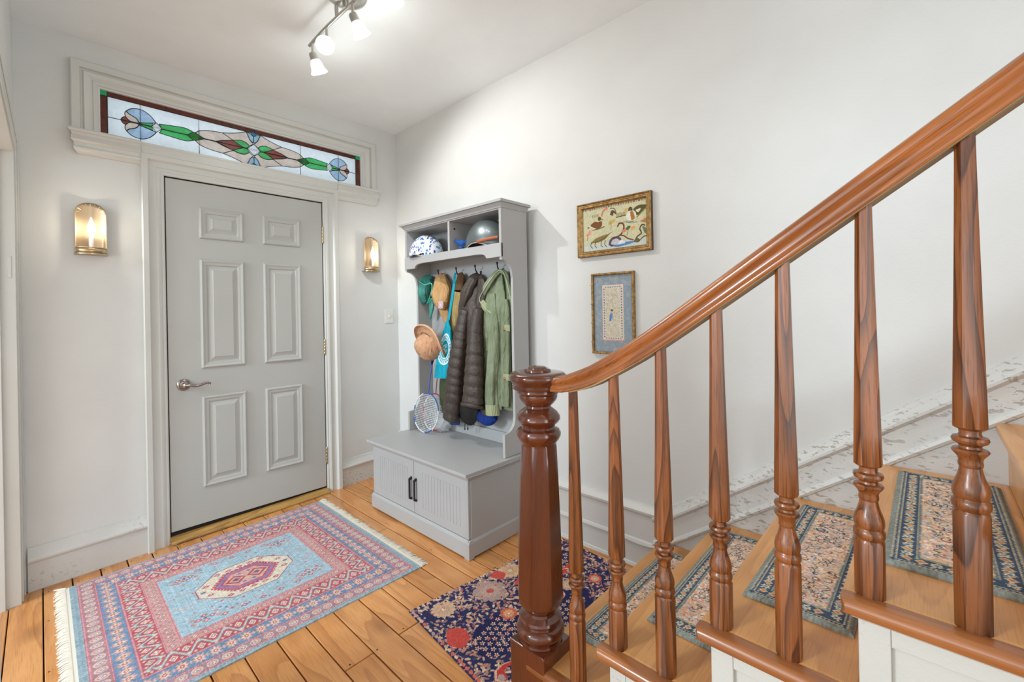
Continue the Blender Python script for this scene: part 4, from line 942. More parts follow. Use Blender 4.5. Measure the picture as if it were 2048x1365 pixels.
    # fringe: webbing and knotted tassels
    for side in (0, 1):
        m = MB(); xe = x0 if side == 0 else x0 + Wr; sg = -1 if side == 0 else 1; yf = 1.862 + .046 * (1.27 - xe)
        m.prism([(xe + sg * .015, yf), (xe + sg * .015, y1_), (xe - sg * .001, y1_), (xe - sg * .001, yf)], 'z', fz(xe) + .0005, fz(xe) + .0055)
        n = 150
        for i in range(n):
            y = yf + (y1_ - yf) * (i + .5) / n; l = random.uniform(.030, .040); q = random.uniform(-.006, .006)
            xt = xe + sg * (.014 + l)
            m.tube([(xe + sg * .013, y, fz(xe) + .004), (xe + sg * (.014 + l * .5), y + q * .5, fz(xe) + random.uniform(.004, .008)), (xt, y + q, fz(xt) + .002)], [.0042, .0044, .0022], 5)
        for (yy, l) in ((y1_ - .005, .05), (yf + .004, .04)):
            m.tube([(xe + sg * .01, yy, fz(xe) + .004), (xe + sg * (.03), yy + .01, fz(xe) + .007), (xe + sg * (.02 + l * .6), yy + (.03 if side == 0 and yy > 3 else -.005), fz(xe) + .004)], [.006, .005, .003], 6)
        tag(m.build('fringe', FRINGE, r, smooth=60, kind='stuff'), 'cream cotton fringe')
FRINGE = nmat('cotton_fringe', 'ddd6c8', .9)
big_rug()

def floral_mat():
    Wm, Hm = .90, .56; c = Canvas(Wm, Hm, .0020, '31345c'); rs = random.Random(21)
    # leaves and tendrils fill
    for _ in range(2300):
        u, v = rs.uniform(0, Wm), rs.uniform(0, Hm); c.ell(u, v, rs.uniform(.005, .014), rs.uniform(.0028, .0058), rs.choice(['d2ae94', 'c29a88', 'dcbea4', '947478', 'b08878', 'c8826f', '3b3f6a', 'dcc6ac', '343866']), rs.random() * 3.1)
    for _ in range(60):
        u, v = rs.uniform(0, Wm), rs.uniform(0, Hm); a = rs.random() * 6; r = rs.uniform(.015, .04)
        c.line([(u + r * math.cos(a + t), v + r * math.sin(a + t)) for t in np.linspace(0, 3, 10)], .0028, rs.choice(['a88a7c', 'c8a890', '7c5a5e']))
    # clusters of little star blossoms
    for (u0, v0, nu, nv, rot) in ((.10, .14, 7, 6, .25), (.60, .35, 7, 6, -.1), (.42, .06, 5, 3, .1)):
        c.ell(u0 + .10, v0 + .07, .125, .095, '2a2c56', rot)
        for i in range(nu):
            for j in range(nv):
                a = (i - nu / 2) * .030 + (j % 2) * .014; b_ = (j - nv / 2) * .026; u = u0 + .10 + a * math.cos(rot) - b_ * math.sin(rot); v = v0 + .07 + a * math.sin(rot) + b_ * math.cos(rot)
                if (a / .12) ** 2 + (b_ / .09) ** 2 < 1: c.flower(u, v, .0108, 'e4c8b0', 'a05058', 5, rs.random())
    # big blossoms
    def big(u, v, r, cs):
        c.flower(u, v, r, cs[0], cs[1], 14, rs.random()); c.flower(u, v, r * .66, cs[1], cs[2], 10, rs.random()); c.ell(u, v, r * .2, r * .2, cs[3])
    big(.115, .475, .052, ('d0b396', 'cdaa90', 'c04038', 'e0cfae')); big(.335, .44, .075, ('b09890', 'c0a298', 'c87860', 'b85a5a')); big(.50, .50, .060, ('d2b58c', 'c9a080', 'b98070', 'd6c4a0'))
    big(.062, .305, .034, ('d86a58', 'c8a890', 'd07a64', 'e0c8a8'))
    for _ in range(240):
        u, v = rs.uniform(0, Wm), rs.uniform(0, Hm); c.flower(u, v, rs.uniform(.006, .011), rs.choice(['d8b8a0', 'c8948a', 'b8a4a8', 'd07a64', 'c8b090']), rs.choice(['c0504a', 'e0c8a8', '8a5a6a']), 5, rs.random())
    big(.30, .27, .036, ('cf6a50', 'd8a880', 'c8503c', 'e0c8a8')); big(.78, .49, .050, ('c9a88c', 'd4b698', 'c8483c', 'd8c0a0')); big(.62, .22, .040, ('c2a08c', 'd4b69a', 'c0584c', 'd8c6a6')); big(.74, .16, .034, ('cf5f50', 'd6b090', 'c04a44', 'e0c8a8'))
    for P in ([(.40, .52), (.44, .55), (.47, .50), (.43, .47)], [(.02, .30), (.06, .36), (.11, .33), (.10, .27), (.05, .25)], [(.44, .40), (.52, .44), (.56, .42), (.48, .38)], [(.66, .30), (.74, .34), (.80, .30), (.74, .27)]):
        c.poly([(v.x, v.z) for v in catmull([(a, 0, b) for a, b in P + [P[0]]], 5)], 'c9524a')
    # birds
    for (u, v, s, fl) in ((.12, .06, 1.0, 1), (.66, .30, .9, -1), (.50, .17, .8, 1)):
        B_ = [(-.07, .0), (-.045, .028), (-.01, .034), (.03, .022), (.07, .030), (.085, .046), (.07, .014), (.03, .004), (0, .014), (-.025, .008), (-.03, -.02), (-.05, -.035), (-.06, -.02)]
        c.poly([(v_.x, v_.z) for v_ in catmull([(u + a * s * fl, 0, v + b_ * s) for a, b_ in B_ + [B_[0]]], 4)], 'e0b8a0'); c.poly([(u + a * s * .86 * fl, v + b_ * s * .86) for a, b_ in B_], 'c8443f')
        c.ell(u - .045 * s * fl, v - .008 * s, .012 * s, .016 * s, 'b8a0a0')
    c.poly([(.58, .33), (.63, .36), (.66, .34), (.64, .31), (.60, .30)], 'c8b088')
    # border scraps
    for t in np.arange(.01, Hm, .022): c.ell(.010, t, .010, .006, rs.choice(['d8bca4', 'b8a0a8', 'cf6a5e', 'c8a890']), 1.4)
    for t in np.arange(.01, Wm, .026): c.rect(t, t + .010, Hm - .014, Hm, rs.choice(['c9a48c', 'b58a80', 'd2b49c'])); c.ell(t, .008, .012, .006, rs.choice(['c8a898', '9a8ab0', 'd0bca8']))
    c.mottle(.08, (1, 1)); c.mottle(.06, (3, 3))
    TL, TR, BR, BL = (1.060, 1.632), (1.948, 1.497), (1.905, .995), (.998, 1.045)
    def pos(U, V):
        s_, t = U / Wm, V / Hm
        x = (1 - t) * ((1 - s_) * BL[0] + s_ * BR[0]) + t * ((1 - s_) * TL[0] + s_ * TR[0]); y = (1 - t) * ((1 - s_) * BL[1] + s_ * BR[1]) + t * ((1 - s_) * TL[1] + s_ * TR[1])
        return x, y, .024 * (x - 1.5) + .0045
    tag(sheet('floor_mat', c, pos, CARPET, None, (0, 0, -.0038)), 'flat navy and coral floral mat at the foot of the stairs', 'rug')
floral_mat()

# ================================================================== CLOTHES AND THINGS ON THE HALL TREE
def cloth(name, c1, c2, rough=.85, sc=300, weave=.25, mot=9, fold=1.0):
    m = nmat(name, c1, rough); n = noise(m, coords(m), mot, 4, .6); L(m, ramp(m, n, [(.3, c2), (.7, c1)]), B(m).inputs['Base Color'])
    fo = noise(m, coords(m, (1, 1, .22)), 34, 3, .55, 1.4); bump(m, m2(m, 'ADD', m2(m, 'MULTIPLY', noise(m, coords(m), sc, 2), .06 * weave), m2(m, 'MULTIPLY', fo, fold)), .9, .016)
    B(m).inputs['Specular IOR Level'].default_value = .25; return m
OLIVE = cloth('olive_cotton', '8f9a80', '6f7a60'); OLIVED = cloth('olive_seam', 'a3aa88', '929a78'); PUFF = nmat('brown_nylon', '3c342e', .45)
n_ = noise(PUFF, coords(PUFF, (1, 1, 1)), 70, 3, .6, 1.0); bump(PUFF, n_, .55, .006); L(PUFF, ramp(PUFF, n_, [(.3, '302823'), (.7, '4c413a')]), B(PUFF).inputs['Base Color'])
PUFFD = nmat('dark_lining', '14110f', .8); TEAL = cloth('teal_nylon', '4f9c8e', '2a645c', .5, 200, .15); TAN = cloth('tan_canvas', 'd2aa7a', 'b88e5c'); TURQ = cloth('turquoise_canvas', '17a7c0', '0f93ae', .8, 400)
CORD = cloth('brown_corduroy', '6a5034', '54402a'); BEIGE = cloth('beige_canvas', 'b5a06e', '9d8858'); STRAW = cloth('pale_straw', 'd8ae8c', 'c08f6c', .8, 500, .6, 26); BLUE = cloth('navy_blue_cotton', '1c3a8c', '152c70'); DGREEN = cloth('dark_green_cotton', '50573c', '3f4630')
def limb(m, path, wy, dx, n=26, k=5, folds=0.0, nf=5, seed=0, quilt=0, qa=.12, crease=0.0, flat=1.0, twist=0.0):
    """closed soft tube along a path; half widths wy (sideways) and dx (towards the room)"""
    rs = random.Random(seed); P = catmull(path, k); M_ = len(P)
    it = lambda a, t: float(np.interp(t, np.linspace(0, 1, len(a)), a)); ph = [rs.random() * 6 for _ in range(6)]; rings = []
    for i, p in enumerate(P):
        t = i / (M_ - 1); T = (P[min(i + 1, M_ - 1)] - P[max(i - 1, 0)]).normalized(); X_ = Vector((1, 0, 0)); Yv = T.cross(X_).normalized(); Xv = Yv.cross(T).normalized()
        a_, b_ = it(wy, t), it(dx, t); q = 1.0
        if quilt: q = 1 - qa + qa * 1.2 * (abs(math.sin(pi * quilt * t)) + 1e-5) ** .34
        ring = []
        for j in range(n):
            th = 2 * pi * j / n; f = 1 + folds * (math.sin(nf * th + ph[0] + 2.2 * t + twist * t) * .6 + math.sin((nf + 3) * th + ph[1] - 3 * t) * .4) + crease * math.sin(17 * t + ph[2] + 3 * math.sin(th + ph[3])) * .5
            ct, st_ = math.cos(th), math.sin(th); sx = math.copysign(abs(ct) ** flat, ct); sy = math.copysign(abs(st_) ** flat, st_)
            ring.append(p + Yv * (a_ * q * f * sx) + Xv * (b_ * q * f * sy))
        rings.append(ring)
    m.loft(rings); return m
S = survey
def pth(pts): return [S(a, b, x=c_) for a, b, c_ in pts]

# --- olive field jacket
oj = thing('jacket', (1.86, 1.90, 1.1), 'faded olive green field jacket with pockets and turned cuffs, rightmost on the hooks', 'jacket', 'coats on the hall tree hooks')
m = MB(); limb(m, pth([(1000, 546, 1.915), (1000, 572, 1.905), (999, 610, 1.895), (999, 680, 1.89), (999, 760, 1.892), (1000, 815, 1.895)]), [.03, .075, .11, .118, .115, .11], [.012, .035, .045, .045, .043, .038], 48, 8, .34, 6, 3, flat=.9)
m.build('body', OLIVE, oj, smooth=70)
m = MB(); limb(m, pth([(984, 590, 1.865), (987, 640, 1.848), (990, 700, 1.838), (985, 760, 1.835), (985, 812, 1.838)]), [.030, .046, .043, .043, .040], [.022, .034, .034, .032, .030], 34, 10, .22, 4, 5, crease=.14)
m.build('sleeve', OLIVE, oj, smooth=70)
m = MB(); limb(m, pth([(985, 809, 1.838), (986, 830, 1.838)]), [.049, .050], [.036, .037], 26, 3, .03, 4, 6); m.build('cuff', OLIVED, oj, smooth=50)
m = MB(); limb(m, pth([(1010, 600, 1.868), (1012, 660, 1.855), (1012, 740, 1.858), (1012, 812, 1.865)]), [.022, .036, .038, .034], [.018, .026, .028, .026], 28, 9, .22, 5, 9, crease=.06); m.build('front_panel', OLIVE, oj, smooth=70)
m = MB(); limb(m, pth([(972, 640, 1.868), (968, 700, 1.858), (964, 760, 1.862), (963, 806, 1.866)]), [.022, .030, .032, .034], [.014, .016, .014, .012], 24, 8, .16, 6, 12, crease=.05); m.build('front_panel', OLIVE, oj, smooth=70)
# collar, standing open round the hook
m = MB(); limb(m, pth([(962, 598, 1.845), (974, 572, 1.850), (990, 550, 1.872), (1002, 543, 1.885), (1013, 552, 1.880), (1020, 590, 1.885)]), [.018, .026, .020, .013, .016, .014], [.008, .010, .012, .012, .010, .008], 20, 8, .06, 3, 4); m.build('collar', OLIVE, oj, smooth=70)
m = MB(); limb(m, pth([(961, 600, 1.840), (970, 614, 1.838), (982, 628, 1.836), (985, 634, 1.836)]), [.016, .026, .018, .006], [.008, .010, .010, .006], 20, 6, .12, 3, 14); m.build('lapel', OLIVED, oj, smooth=70)
m = MB()
for P in (pth([(985, 629, 1.828), (972, 618, 1.826), (959, 600, 1.828), (969, 578, 1.833), (981, 560, 1.848), (992, 546, 1.862), (1000, 541, 1.868), (1008, 547, 1.862), (1015, 570, 1.858), (1021, 598, 1.858)]),): m.tube(catmull(P, 5), .0028, 6)
m.build('seam_piping', nmat('pale_piping', 'b4bd98', .8), oj, smooth=60)
for (pa, pb, pc) in ((658, 664, 1.826), (756, 763, 1.825)):
    a = S(1006, pa - 8, x=pc + .006); m = MB(); m.box(pc + .006, pc + .011, a.y - .052, a.y + .004, a.z - .038, a.z); pk = m.build('pocket_flap', OLIVED, oj, bevel=.003)
    m = MB(); m.sphere((pc + .0045, a.y - .012, a.z - .028), .004, .008, .008, 14, 8); tag(m.build('button', nmat('copper_button', 'a8683c', .35, .7), pk, smooth=60), 'copper button')
for py in (676, 700, 722): m = MB(); m.sphere(S(974, py, x=1.842), .003, .006, .006, 10, 6); m.build('snap_button', OLIVED, oj, smooth=60)

# --- brown quilted puffer
pj = thing('jacket', (1.86, 2.08, 1.1), 'dark brown quilted puffer jacket with hood on the second hook from the right', 'jacket', 'coats on the hall tree hooks')
m = MB(); limb(m, pth([(957, 551, 1.915), (948, 578, 1.89), (938, 612, 1.872), (944, 650, 1.868), (944, 740, 1.868), (940, 800, 1.872)]), [.022, .075, .095, .105, .12, .10], [.014, .034, .040, .045, .048, .040], 36, 6, .08, 5, 31, crease=.04); m.build('body', PUFF, pj, smooth=70)
m = MB(); limb(m, pth([(957, 549, 1.895), (946, 562, 1.872), (935, 585, 1.848), (927, 612, 1.842)]), [.022, .042, .048, .030], [.012, .028, .032, .018], 26, 7, .16, 4, 33, crease=.10); m.build('hood', PUFF, pj, smooth=70)
m = MB(); limb(m, pth([(962, 552, 1.88), (966, 580, 1.862), (962, 612, 1.852), (958, 630, 1.856)]), [.016, .040, .036, .020], [.012, .026, .026, .014], 26, 7, .16, 4, 35, crease=.10); m.build('hood', PUFF, pj, smooth=70)
m = MB(); limb(m, pth([(931, 620, 1.838), (924, 660, 1.826), (918, 700, 1.815), (911, 750, 1.808), (907, 790, 1.808), (901, 840, 1.812)]), [.038, .052, .060, .066, .070, .062], [.030, .042, .048, .050, .050, .042], 30, 16, .035, 5, 37, quilt=13, qa=.16); m.build('sleeve', PUFF, pj, smooth=75)
m = MB(); limb(m, pth([(957, 618, 1.832), (952, 660, 1.815), (950, 710, 1.802), (948, 760, 1.796), (946, 806, 1.797)]), [.034, .044, .058, .070, .080], [.030, .042, .050, .054, .056], 32, 16, .03, 5, 39, quilt=10, qa=.14); m.build('sleeve', PUFF, pj, smooth=75)
a = S(946, 812, x=1.797); m = MB(); m.tube([(a.x + .052 * math.sin(t) - .004, a.y + .068 * math.cos(t), a.z + .022 * math.cos(t * 1) * 0 + .016 * math.sin(t + pi)) for t in np.linspace(0, 2 * pi, 25)[:-1]], .014, 10, closed=True); m.build('cuff', PUFF, pj, smooth=70)
m = MB(); m.sphere((a.x, a.y, a.z - .004), .048, .062, .014, 20, 8); m.build('cuff_lining', PUFFD, pj, smooth=60)
m = MB(); limb(m, pth([(930, 800, 1.85), (934, 822, 1.85), (930, 842, 1.856)]), [.10, .105, .05], [.035, .036, .02], 30, 7, .08, 5, 43); m.build('hem', PUFFD, pj, smooth=70)
m = MB(); limb(m, pth([(965, 800, 1.86), (976, 825, 1.862), (982, 838, 1.868)]), [.05, .05, .02], [.03, .026, .012], 24, 7, .08, 4, 44); m.build('hem', PUFF, pj, smooth=70)
m = MB()
for px in (930, 936): m.tube(catmull(pth([(px, 822, 1.85), (px, 840, 1.852), (px - .5, 858, 1.855)]), 4), .0022, 6); m.sphere(S(px - .5, 858, x=1.855), .005, .005, .010, 10, 6)
m.build('drawcord', nmat('dark_cord', '1d3440', .6), pj, smooth=60)

# --- tan corduroy collared coat behind the tote
tj = thing('coat', (1.9, 2.3, 1.2), 'beige barn coat with brown corduroy collar, on the middle hook behind the turquoise bag', 'coat', 'coats on the hall tree hooks')
m = MB(); limb(m, pth([(921, 548, 1.92), (921, 562, 1.905), (919, 582, 1.892)]), [.022, .040, .042], [.014, .026, .028], 24, 6, .10, 4, 51); m.build('collar', CORD, tj, smooth=70)
m = MB(); limb(m, pth([(916, 584, 1.892), (911, 620, 1.888), (905, 655, 1.888), (901, 690, 1.89)]), [.040, .050, .052, .045], [.026, .032, .030, .026], 28, 7, .14, 5, 53, crease=.05); m.build('body', BEIGE, tj, smooth=70)
m = MB(); limb(m, pth([(900, 690, 1.895), (897, 730, 1.895), (893, 780, 1.895), (890, 826, 1.895)]), [.06, .062, .062, .045], [.026, .028, .028, .022], 28, 7, .14, 5, 55, crease=.05); m.build('lower_body', DGREEN, tj, smooth=70)

# --- teal and tan caps
c1 = thing('cap', (1.9, 2.52, 1.4), 'teal green nylon cap crumpled on the left end of the hooks', 'cap')
m = MB(); limb(m, pth([(858, 552, 1.925), (853, 566, 1.905), (849, 590, 1.888), (853, 606, 1.888)]), [.030, .058, .052, .024], [.014, .042, .046, .020], 28, 8, .20, 4, 61, crease=.10); m.build('crown', TEAL, c1, smooth=70)
m = MB(); limb(m, pth([(861, 598, 1.895), (863, 616, 1.892), (860, 638, 1.896)]), [.026, .026, .006], [.008, .010, .004], 20, 7, .06, 3, 63); m.build('brim', TEAL, c1, smooth=70)
m = MB(); m.tube(catmull(pth([(839, 563, 1.858), (850, 570, 1.846), (862, 567, 1.852), (864, 578, 1.852), (858, 600, 1.862), (854, 608, 1.872)]), 5), .0045, 6); m.build('piping', nmat('teal_trim', '4cc0a8', .5), c1, smooth=60)
c2 = thing('cap', (1.88, 2.4, 1.4), 'tan canvas cap with round patch, hanging from the leftmost hook', 'cap')
m = MB(); limb(m, pth([(885, 548, 1.925), (883, 562, 1.905), (883, 585, 1.885), (883, 605, 1.880), (884, 619, 1.888)]), [.018, .055, .085, .070, .030], [.014, .045, .060, .048, .016], 32, 9, .12, 5, 71, crease=.05); m.build('crown', TAN, c2, smooth=70)
m = MB(); limb(m, pth([(884, 612, 1.905), (889, 628, 1.905), (892, 645, 1.91)]), [.045, .040, .015], [.010, .009, .005], 22, 7, .05, 3, 73); m.build('brim', TAN, c2, smooth=70)
a = S(882, 610, x=1.828)
Wb = .046; cb = Canvas(Wb, Wb, .0012, 'e6dcdc'); cb.ell(Wb / 2, Wb / 2, .0225, .0225, '9c4a78', 0, 1, .86); cb.ell(Wb / 2, Wb / 2, .015, .015, 'a8608c', 0, 1, .82)
for t in np.arange(0, 6.2, .52): cb.ell(Wb / 2 + .0175 * math.cos(t), Wb / 2 + .0175 * math.sin(t), .0014, .0022, '8a4068', t)
cb.line([(.016, .024), (.020, .030), (.026, .030), (.030, .024)], .0022, '9c4a78'); cb.ell(.022, .019, .004, .003, '8a4068')
m = MB(); m.prism([(a.y + .024 * math.cos(t), a.z + .024 * math.sin(t)) for t in np.arange(24) * 2 * pi / 24], 'x', a.x - .004, a.x + .004); pt = m.build('patch', nmat('patch_cloth', 'e6dcdc', .8), c2)
sheet('patch_print', cb, lambda U, V: (a.x - .0046 + 0 * U, a.y + (Wb / 2 - U) * .92, a.z + (V - Wb / 2) * .92), FLATP, pt)

# --- turquoise tote bag
tb = thing('tote_bag', (1.84, 2.3, .98), 'turquoise canvas tote bag with round white print, hanging by its long strap', 'bag')
m = MB(); rings = []
ply = pth([(911, 546, 1.915), (909, 560, 1.88), (905, 590, 1.86), (900, 620, 1.85), (896, 645, 1.842)])
ply = catmull(ply, 6)
for p in ply: rings.append([p + Vector((0, .013, 0)), p + Vector((-.003, 0, 0)), p + Vector((0, -.013, 0)), p + Vector((.003, 0, 0))])
m.loft(rings); m.build('strap', TURQ, tb, smooth=60)
Bq = [(892, 641), (898, 641), (904, 665), (906, 700), (906, 745), (905, 760), (885, 757), (868, 755), (870, 740), (876, 710), (884, 670)]
nu, nv = 22, 30
def bagpt(u, v, side):
    # left and right outlines interpolated
    Lx = np.interp(v, [0, .25, .55, .85, 1], [893, 884, 876, 870, 868.5]); Rx = np.interp(v, [0, .15, .4, .8, 1], [898, 903, 906, 906.5, 905]); py = 641 + v * np.interp(u, [0, 1], [115, 119])
    px = Lx + (Rx - Lx) * u; bul = math.sin(pi * u) ** .7 * math.sin(pi * min(1, v * .9 + .08)) ** .6
    x = 1.838 - side * (.022 * bul) - .010 * math.sin(u * 9 + v * 3) * v * side * .5 - .03 * v * (1 - u)
    return S(px, py, x=float(x))
m = MB()
for side in (1, -1):
    m.add([bagpt(i / (nu - 1), j / (nv - 1), side) for j in range(nv) for i in range(nu)], [(j * nu + i, j * nu + i + 1, (j + 1) * nu + i + 1, (j + 1) * nu + i) for j in range(nv - 1) for i in range(nu - 1)])
for seq in ([(i, 0) for i in range(nu)], [(i, nv - 1) for i in range(nu)], [(0, j) for j in range(nv)], [(nu - 1, j) for j in range(nv)]):
    A_ = [bagpt(i / (nu - 1), j / (nv - 1), 1) for i, j in seq]; Bb = [bagpt(i / (nu - 1), j / (nv - 1), -1) for i, j in seq]; n_ = len(seq)
    m.add(A_ + Bb, [(k, k + 1, n_ + k + 1, n_ + k) for k in range(n_ - 1)])
m.build('bag_body', TURQ, tb, smooth=60)
# round print: ring with little marks, laid on the cloth
cp = Canvas(.20, .20, .0022, '17a7c0'); cp.ell(.1, .1, .098, .098, 'e8f2f2', 0, 1, .90); cp.ell(.1, .1, .062, .062, 'e8f2f2', 0, 1, .90)
for i, t in enumerate(np.arange(0, 6.28, .27)):
    a_, b_ = .1 + .076 * math.cos(t), .1 + .076 * math.sin(t); n_ = (math.cos(t), math.sin(t)); q_ = (-n_[1], n_[0])
    P0 = lambda s_, r_: (a_ + q_[0] * s_ + n_[0] * r_, b_ + q_[1] * s_ + n_[1] * r_)
    for seg in ([[(-.005, -.008), (-.005, .008)], [(-.005, .008), (.005, .008)], [(.005, .008), (.005, -.008)]], [[(-.005, -.008), (0, .009)], [(0, .009), (.005, -.008)]], [[(-.005, -.008), (-.005, .008)], [(-.005, .008), (.005, -.008)], [(.005, -.008), (.005, .008)]])[i % 3]: cp.line([P0(*seg[0]), P0(*seg[1])], .0042, 'e8f2f2')
for (u_, v_, r_) in ((.085, .11, .020), (.112, .12, .015), (.1, .08, .018), (.12, .09, .012), (.08, .075, .010)): cp.ell(u_, v_, r_, r_ * .8, 'e8f2f2'); cp.ell(u_, v_, r_ * .5, r_ * .4, '2f9fc0')
def pp(U, V):
    X_ = np.zeros_like(U); Y_ = np.zeros_like(U); Z_ = np.zeros_like(U)
    for j in range(U.shape[0]):
        for i in range(U.shape[1]):
            u = -.02 + .92 * (U[j, i] / .20); v = .22 + .55 * (1 - V[j, i] / .20); q = bagpt(max(u, 0.01), v, 1); X_[j, i], Y_[j, i], Z_[j, i] = q.x - .0016, q.y, q.z
    return X_, Y_, Z_
msk = None
sheet('round_print', cp, pp, FLATP, tb)

# --- straw hat
hat = thing('straw_hat', (1.78, 2.43, 1.06), 'pale straw sun hat with round crown hanging left of the turquoise bag', 'hat')
cH = S(859, 692, x=1.800)
ax = Vector((-.62, .16, -.52)).normalized(); e1 = ax.cross(Vector((0, 0, 1))).normalized(); e2 = ax.cross(e1).normalized()
base = cH - ax * .035
m = MB(); prof = [(.176, .016), (.174, .006), (.150, -.004), (.120, .002), (.104, .010), (.1015, .032), (.099, .062), (.090, .090), (.068, .112), (.037, .124), (.002, .127)]
rings = [[base + ax * h_ + (e1 * math.cos(t) * 1.02 + e2 * math.sin(t) * .94) * r_ * (1 + (.05 * math.sin(2 * t + 1) if r_ > .1 else 0)) + ax * ((.022 * math.cos(2 * t + .6) + .010 * math.sin(3 * t)) if r_ > .1 else 0) * (r_ / .17) for t in np.arange(44) * 2 * pi / 44] for r_, h_ in prof]
m.loft(rings, cap=False); m.build('crown_and_brim', STRAW, hat, smooth=60, solid=.003)
m = MB(); m.tube([base + ax * .014 + (e1 * math.cos(t) * 1.02 + e2 * math.sin(t) * .94) * .1055 for t in np.arange(40) * 2 * pi / 40], .0022, 6, closed=True); m.build('hat_band', nmat('hat_cord', '7a4a34', .7), hat, smooth=60)
m = MB(); m.tube([r for r in rings[0]], .0028, 6, closed=True); m.build('brim_edge', nmat('straw_edge', 'e6c8aa', .8), hat, smooth=60)

# --- badminton rackets
def racket(pts, label, cf, cs_, ang, xb):
    cx_, top_, bot, hw, sh0, sh1, hd = pts
    r = thing('badminton_racket', S(cx_, bot, x=xb), label, 'racket', 'badminton rackets leaning in the hall tree')
    a = S(cx_, (top_ + bot) / 2, x=xb + .03); hh = (S(cx_, top_, x=xb + .03) - S(cx_, bot, x=xb + .03)).length / 2; wv = (S(cx_ + hw, 800, x=xb + .03) - S(cx_ - hw, 800, x=xb + .03)).length / 2
    e2_ = Vector((.16, ang, 1)).normalized(); e1_ = Vector((0, 1, 0)); e1_ = (e1_ - e2_ * e1_.dot(e2_)).normalized()
    bz = .4485 + .006 - (a.z - hh * e2_.z); a = a + Vector((0, 0, bz))
    ring = [a + e1_ * wv * math.cos(t) + e2_ * hh * math.sin(t) for t in np.arange(48) * 2 * pi / 48]
    m = MB(); m.tube(ring, .0042, 8, closed=True); m.build('head_frame', cf, r, smooth=60)
    for t0, t1 in ((.25, 1.2), (2.9, 4.0), (4.6, 5.6)): m = MB(); m.tube([a + e1_ * (wv + .0002) * math.cos(t) + e2_ * (hh + .0002) * math.sin(t) for t in np.linspace(t0, t1, 10)], .0046, 8); m.build('frame_stripe', WHITEP, r, smooth=60)
    m = MB(); n = 17
    for i in range(1, n):
        s_ = -1 + 2 * i / n; k_ = math.sqrt(1 - s_ * s_); m.tube([a + e1_ * wv * s_ - e2_ * hh * k_, a + e1_ * wv * s_ + e2_ * hh * k_], .0009, 4)
    n = 22
    for i in range(1, n):
        s_ = -1 + 2 * i / n; k_ = math.sqrt(1 - s_ * s_); m.tube([a + e2_ * hh * s_ - e1_ * wv * k_, a + e2_ * hh * s_ + e1_ * wv * k_], .0009, 4)
    m.build('strings', nmat('string_white', 'e2e6ea', .5), r, kind='stuff')
    t_ = a + e2_ * hh; u_ = t_ + e2_ * .215; v_ = u_ + e2_ * .15
    m = MB(); m.tube([t_ - e2_ * .004, u_], .0036, 8); m.build('shaft', cs_, r, smooth=60)
    m = MB(); m.tube([u_ - e2_ * .02, u_, u_ + e2_ * .03, v_ - e2_ * .005, v_], [.005, .0095, .0125, .0130, .0145], 10); m.build('handle', hd, r, smooth=60)
racket((852, 792, 868, 23.5, 0, 0, BLUE), 'blue and white badminton racket leaning in front', nmat('racket_blue', '2a5aa8', .3), nmat('shaft_blue', '3560c0', .3), -.02, 1.775)
racket((868, 795, 866, 21, 0, 0, nmat('racket_grip_red', 'b04058', .6)), 'red and white badminton racket leaning behind the blue one', nmat('racket_red', 'c03048', .3), nmat('shaft_red', 'c04a60', .3), .02, 1.84)

# --- blue caps peeping out below the jackets
bc = thing('cap', (1.9, 1.93, .65), 'royal blue cap showing below the hem between the two jackets', 'cap')
m = MB(); limb(m, pth([(952, 818, 1.875), (966, 834, 1.872), (978, 838, 1.872), (990, 832, 1.878)]), [.014, .040, .044, .030], [.012, .036, .040, .020], 26, 8, .05, 4, 81); limb(m, pth([(968, 812, 1.90), (972, 842, 1.895)]), [.08, .07], [.02, .03], 24, 5, .04, 3, 82); m.build('crown', BLUE, bc, smooth=70)
bs = thing('scarf', (1.9, 2.2, .65), 'navy blue cloth end hanging below the puffer jacket sleeve', 'cloth')
m = MB(); limb(m, pth([(906, 820, 1.885), (908, 838, 1.885), (910, 850, 1.888)]), [.055, .055, .050], [.012, .014, .010], 22, 6, .10, 4, 85); m.build('cloth_end', cloth('dull_navy', '2c3f70', '22335c'), bs, smooth=70)

# --- clear plastic bag
PLB = bpy.data.materials.new('clear_plastic'); PLB.use_nodes = True; b_ = B(PLB); b_.inputs['Base Color'].default_value = (.85, .88, .92, 1); b_.inputs['Roughness'].default_value = .18; b_.inputs['Alpha'].default_value = .35
bump(PLB, noise(PLB, coords(PLB), 40, 3, .6, 2), .9, .01)
pb_ = S(884, 848, x=1.885); rs = random.Random(2)
m = MB(); m.sphere((1.885, pb_.y, .505), .045, .075, .056, 26, 16, fn=lambda d: 1 + .10 * math.sin(7 * d.x + 9 * d.z) + .08 * math.sin(13 * d.y + 4 * d.z)); o = m.build('plastic_bag', PLB, None, smooth=50); tag(o, 'small clear plastic bag crumpled behind the rackets', 'plastic bag')

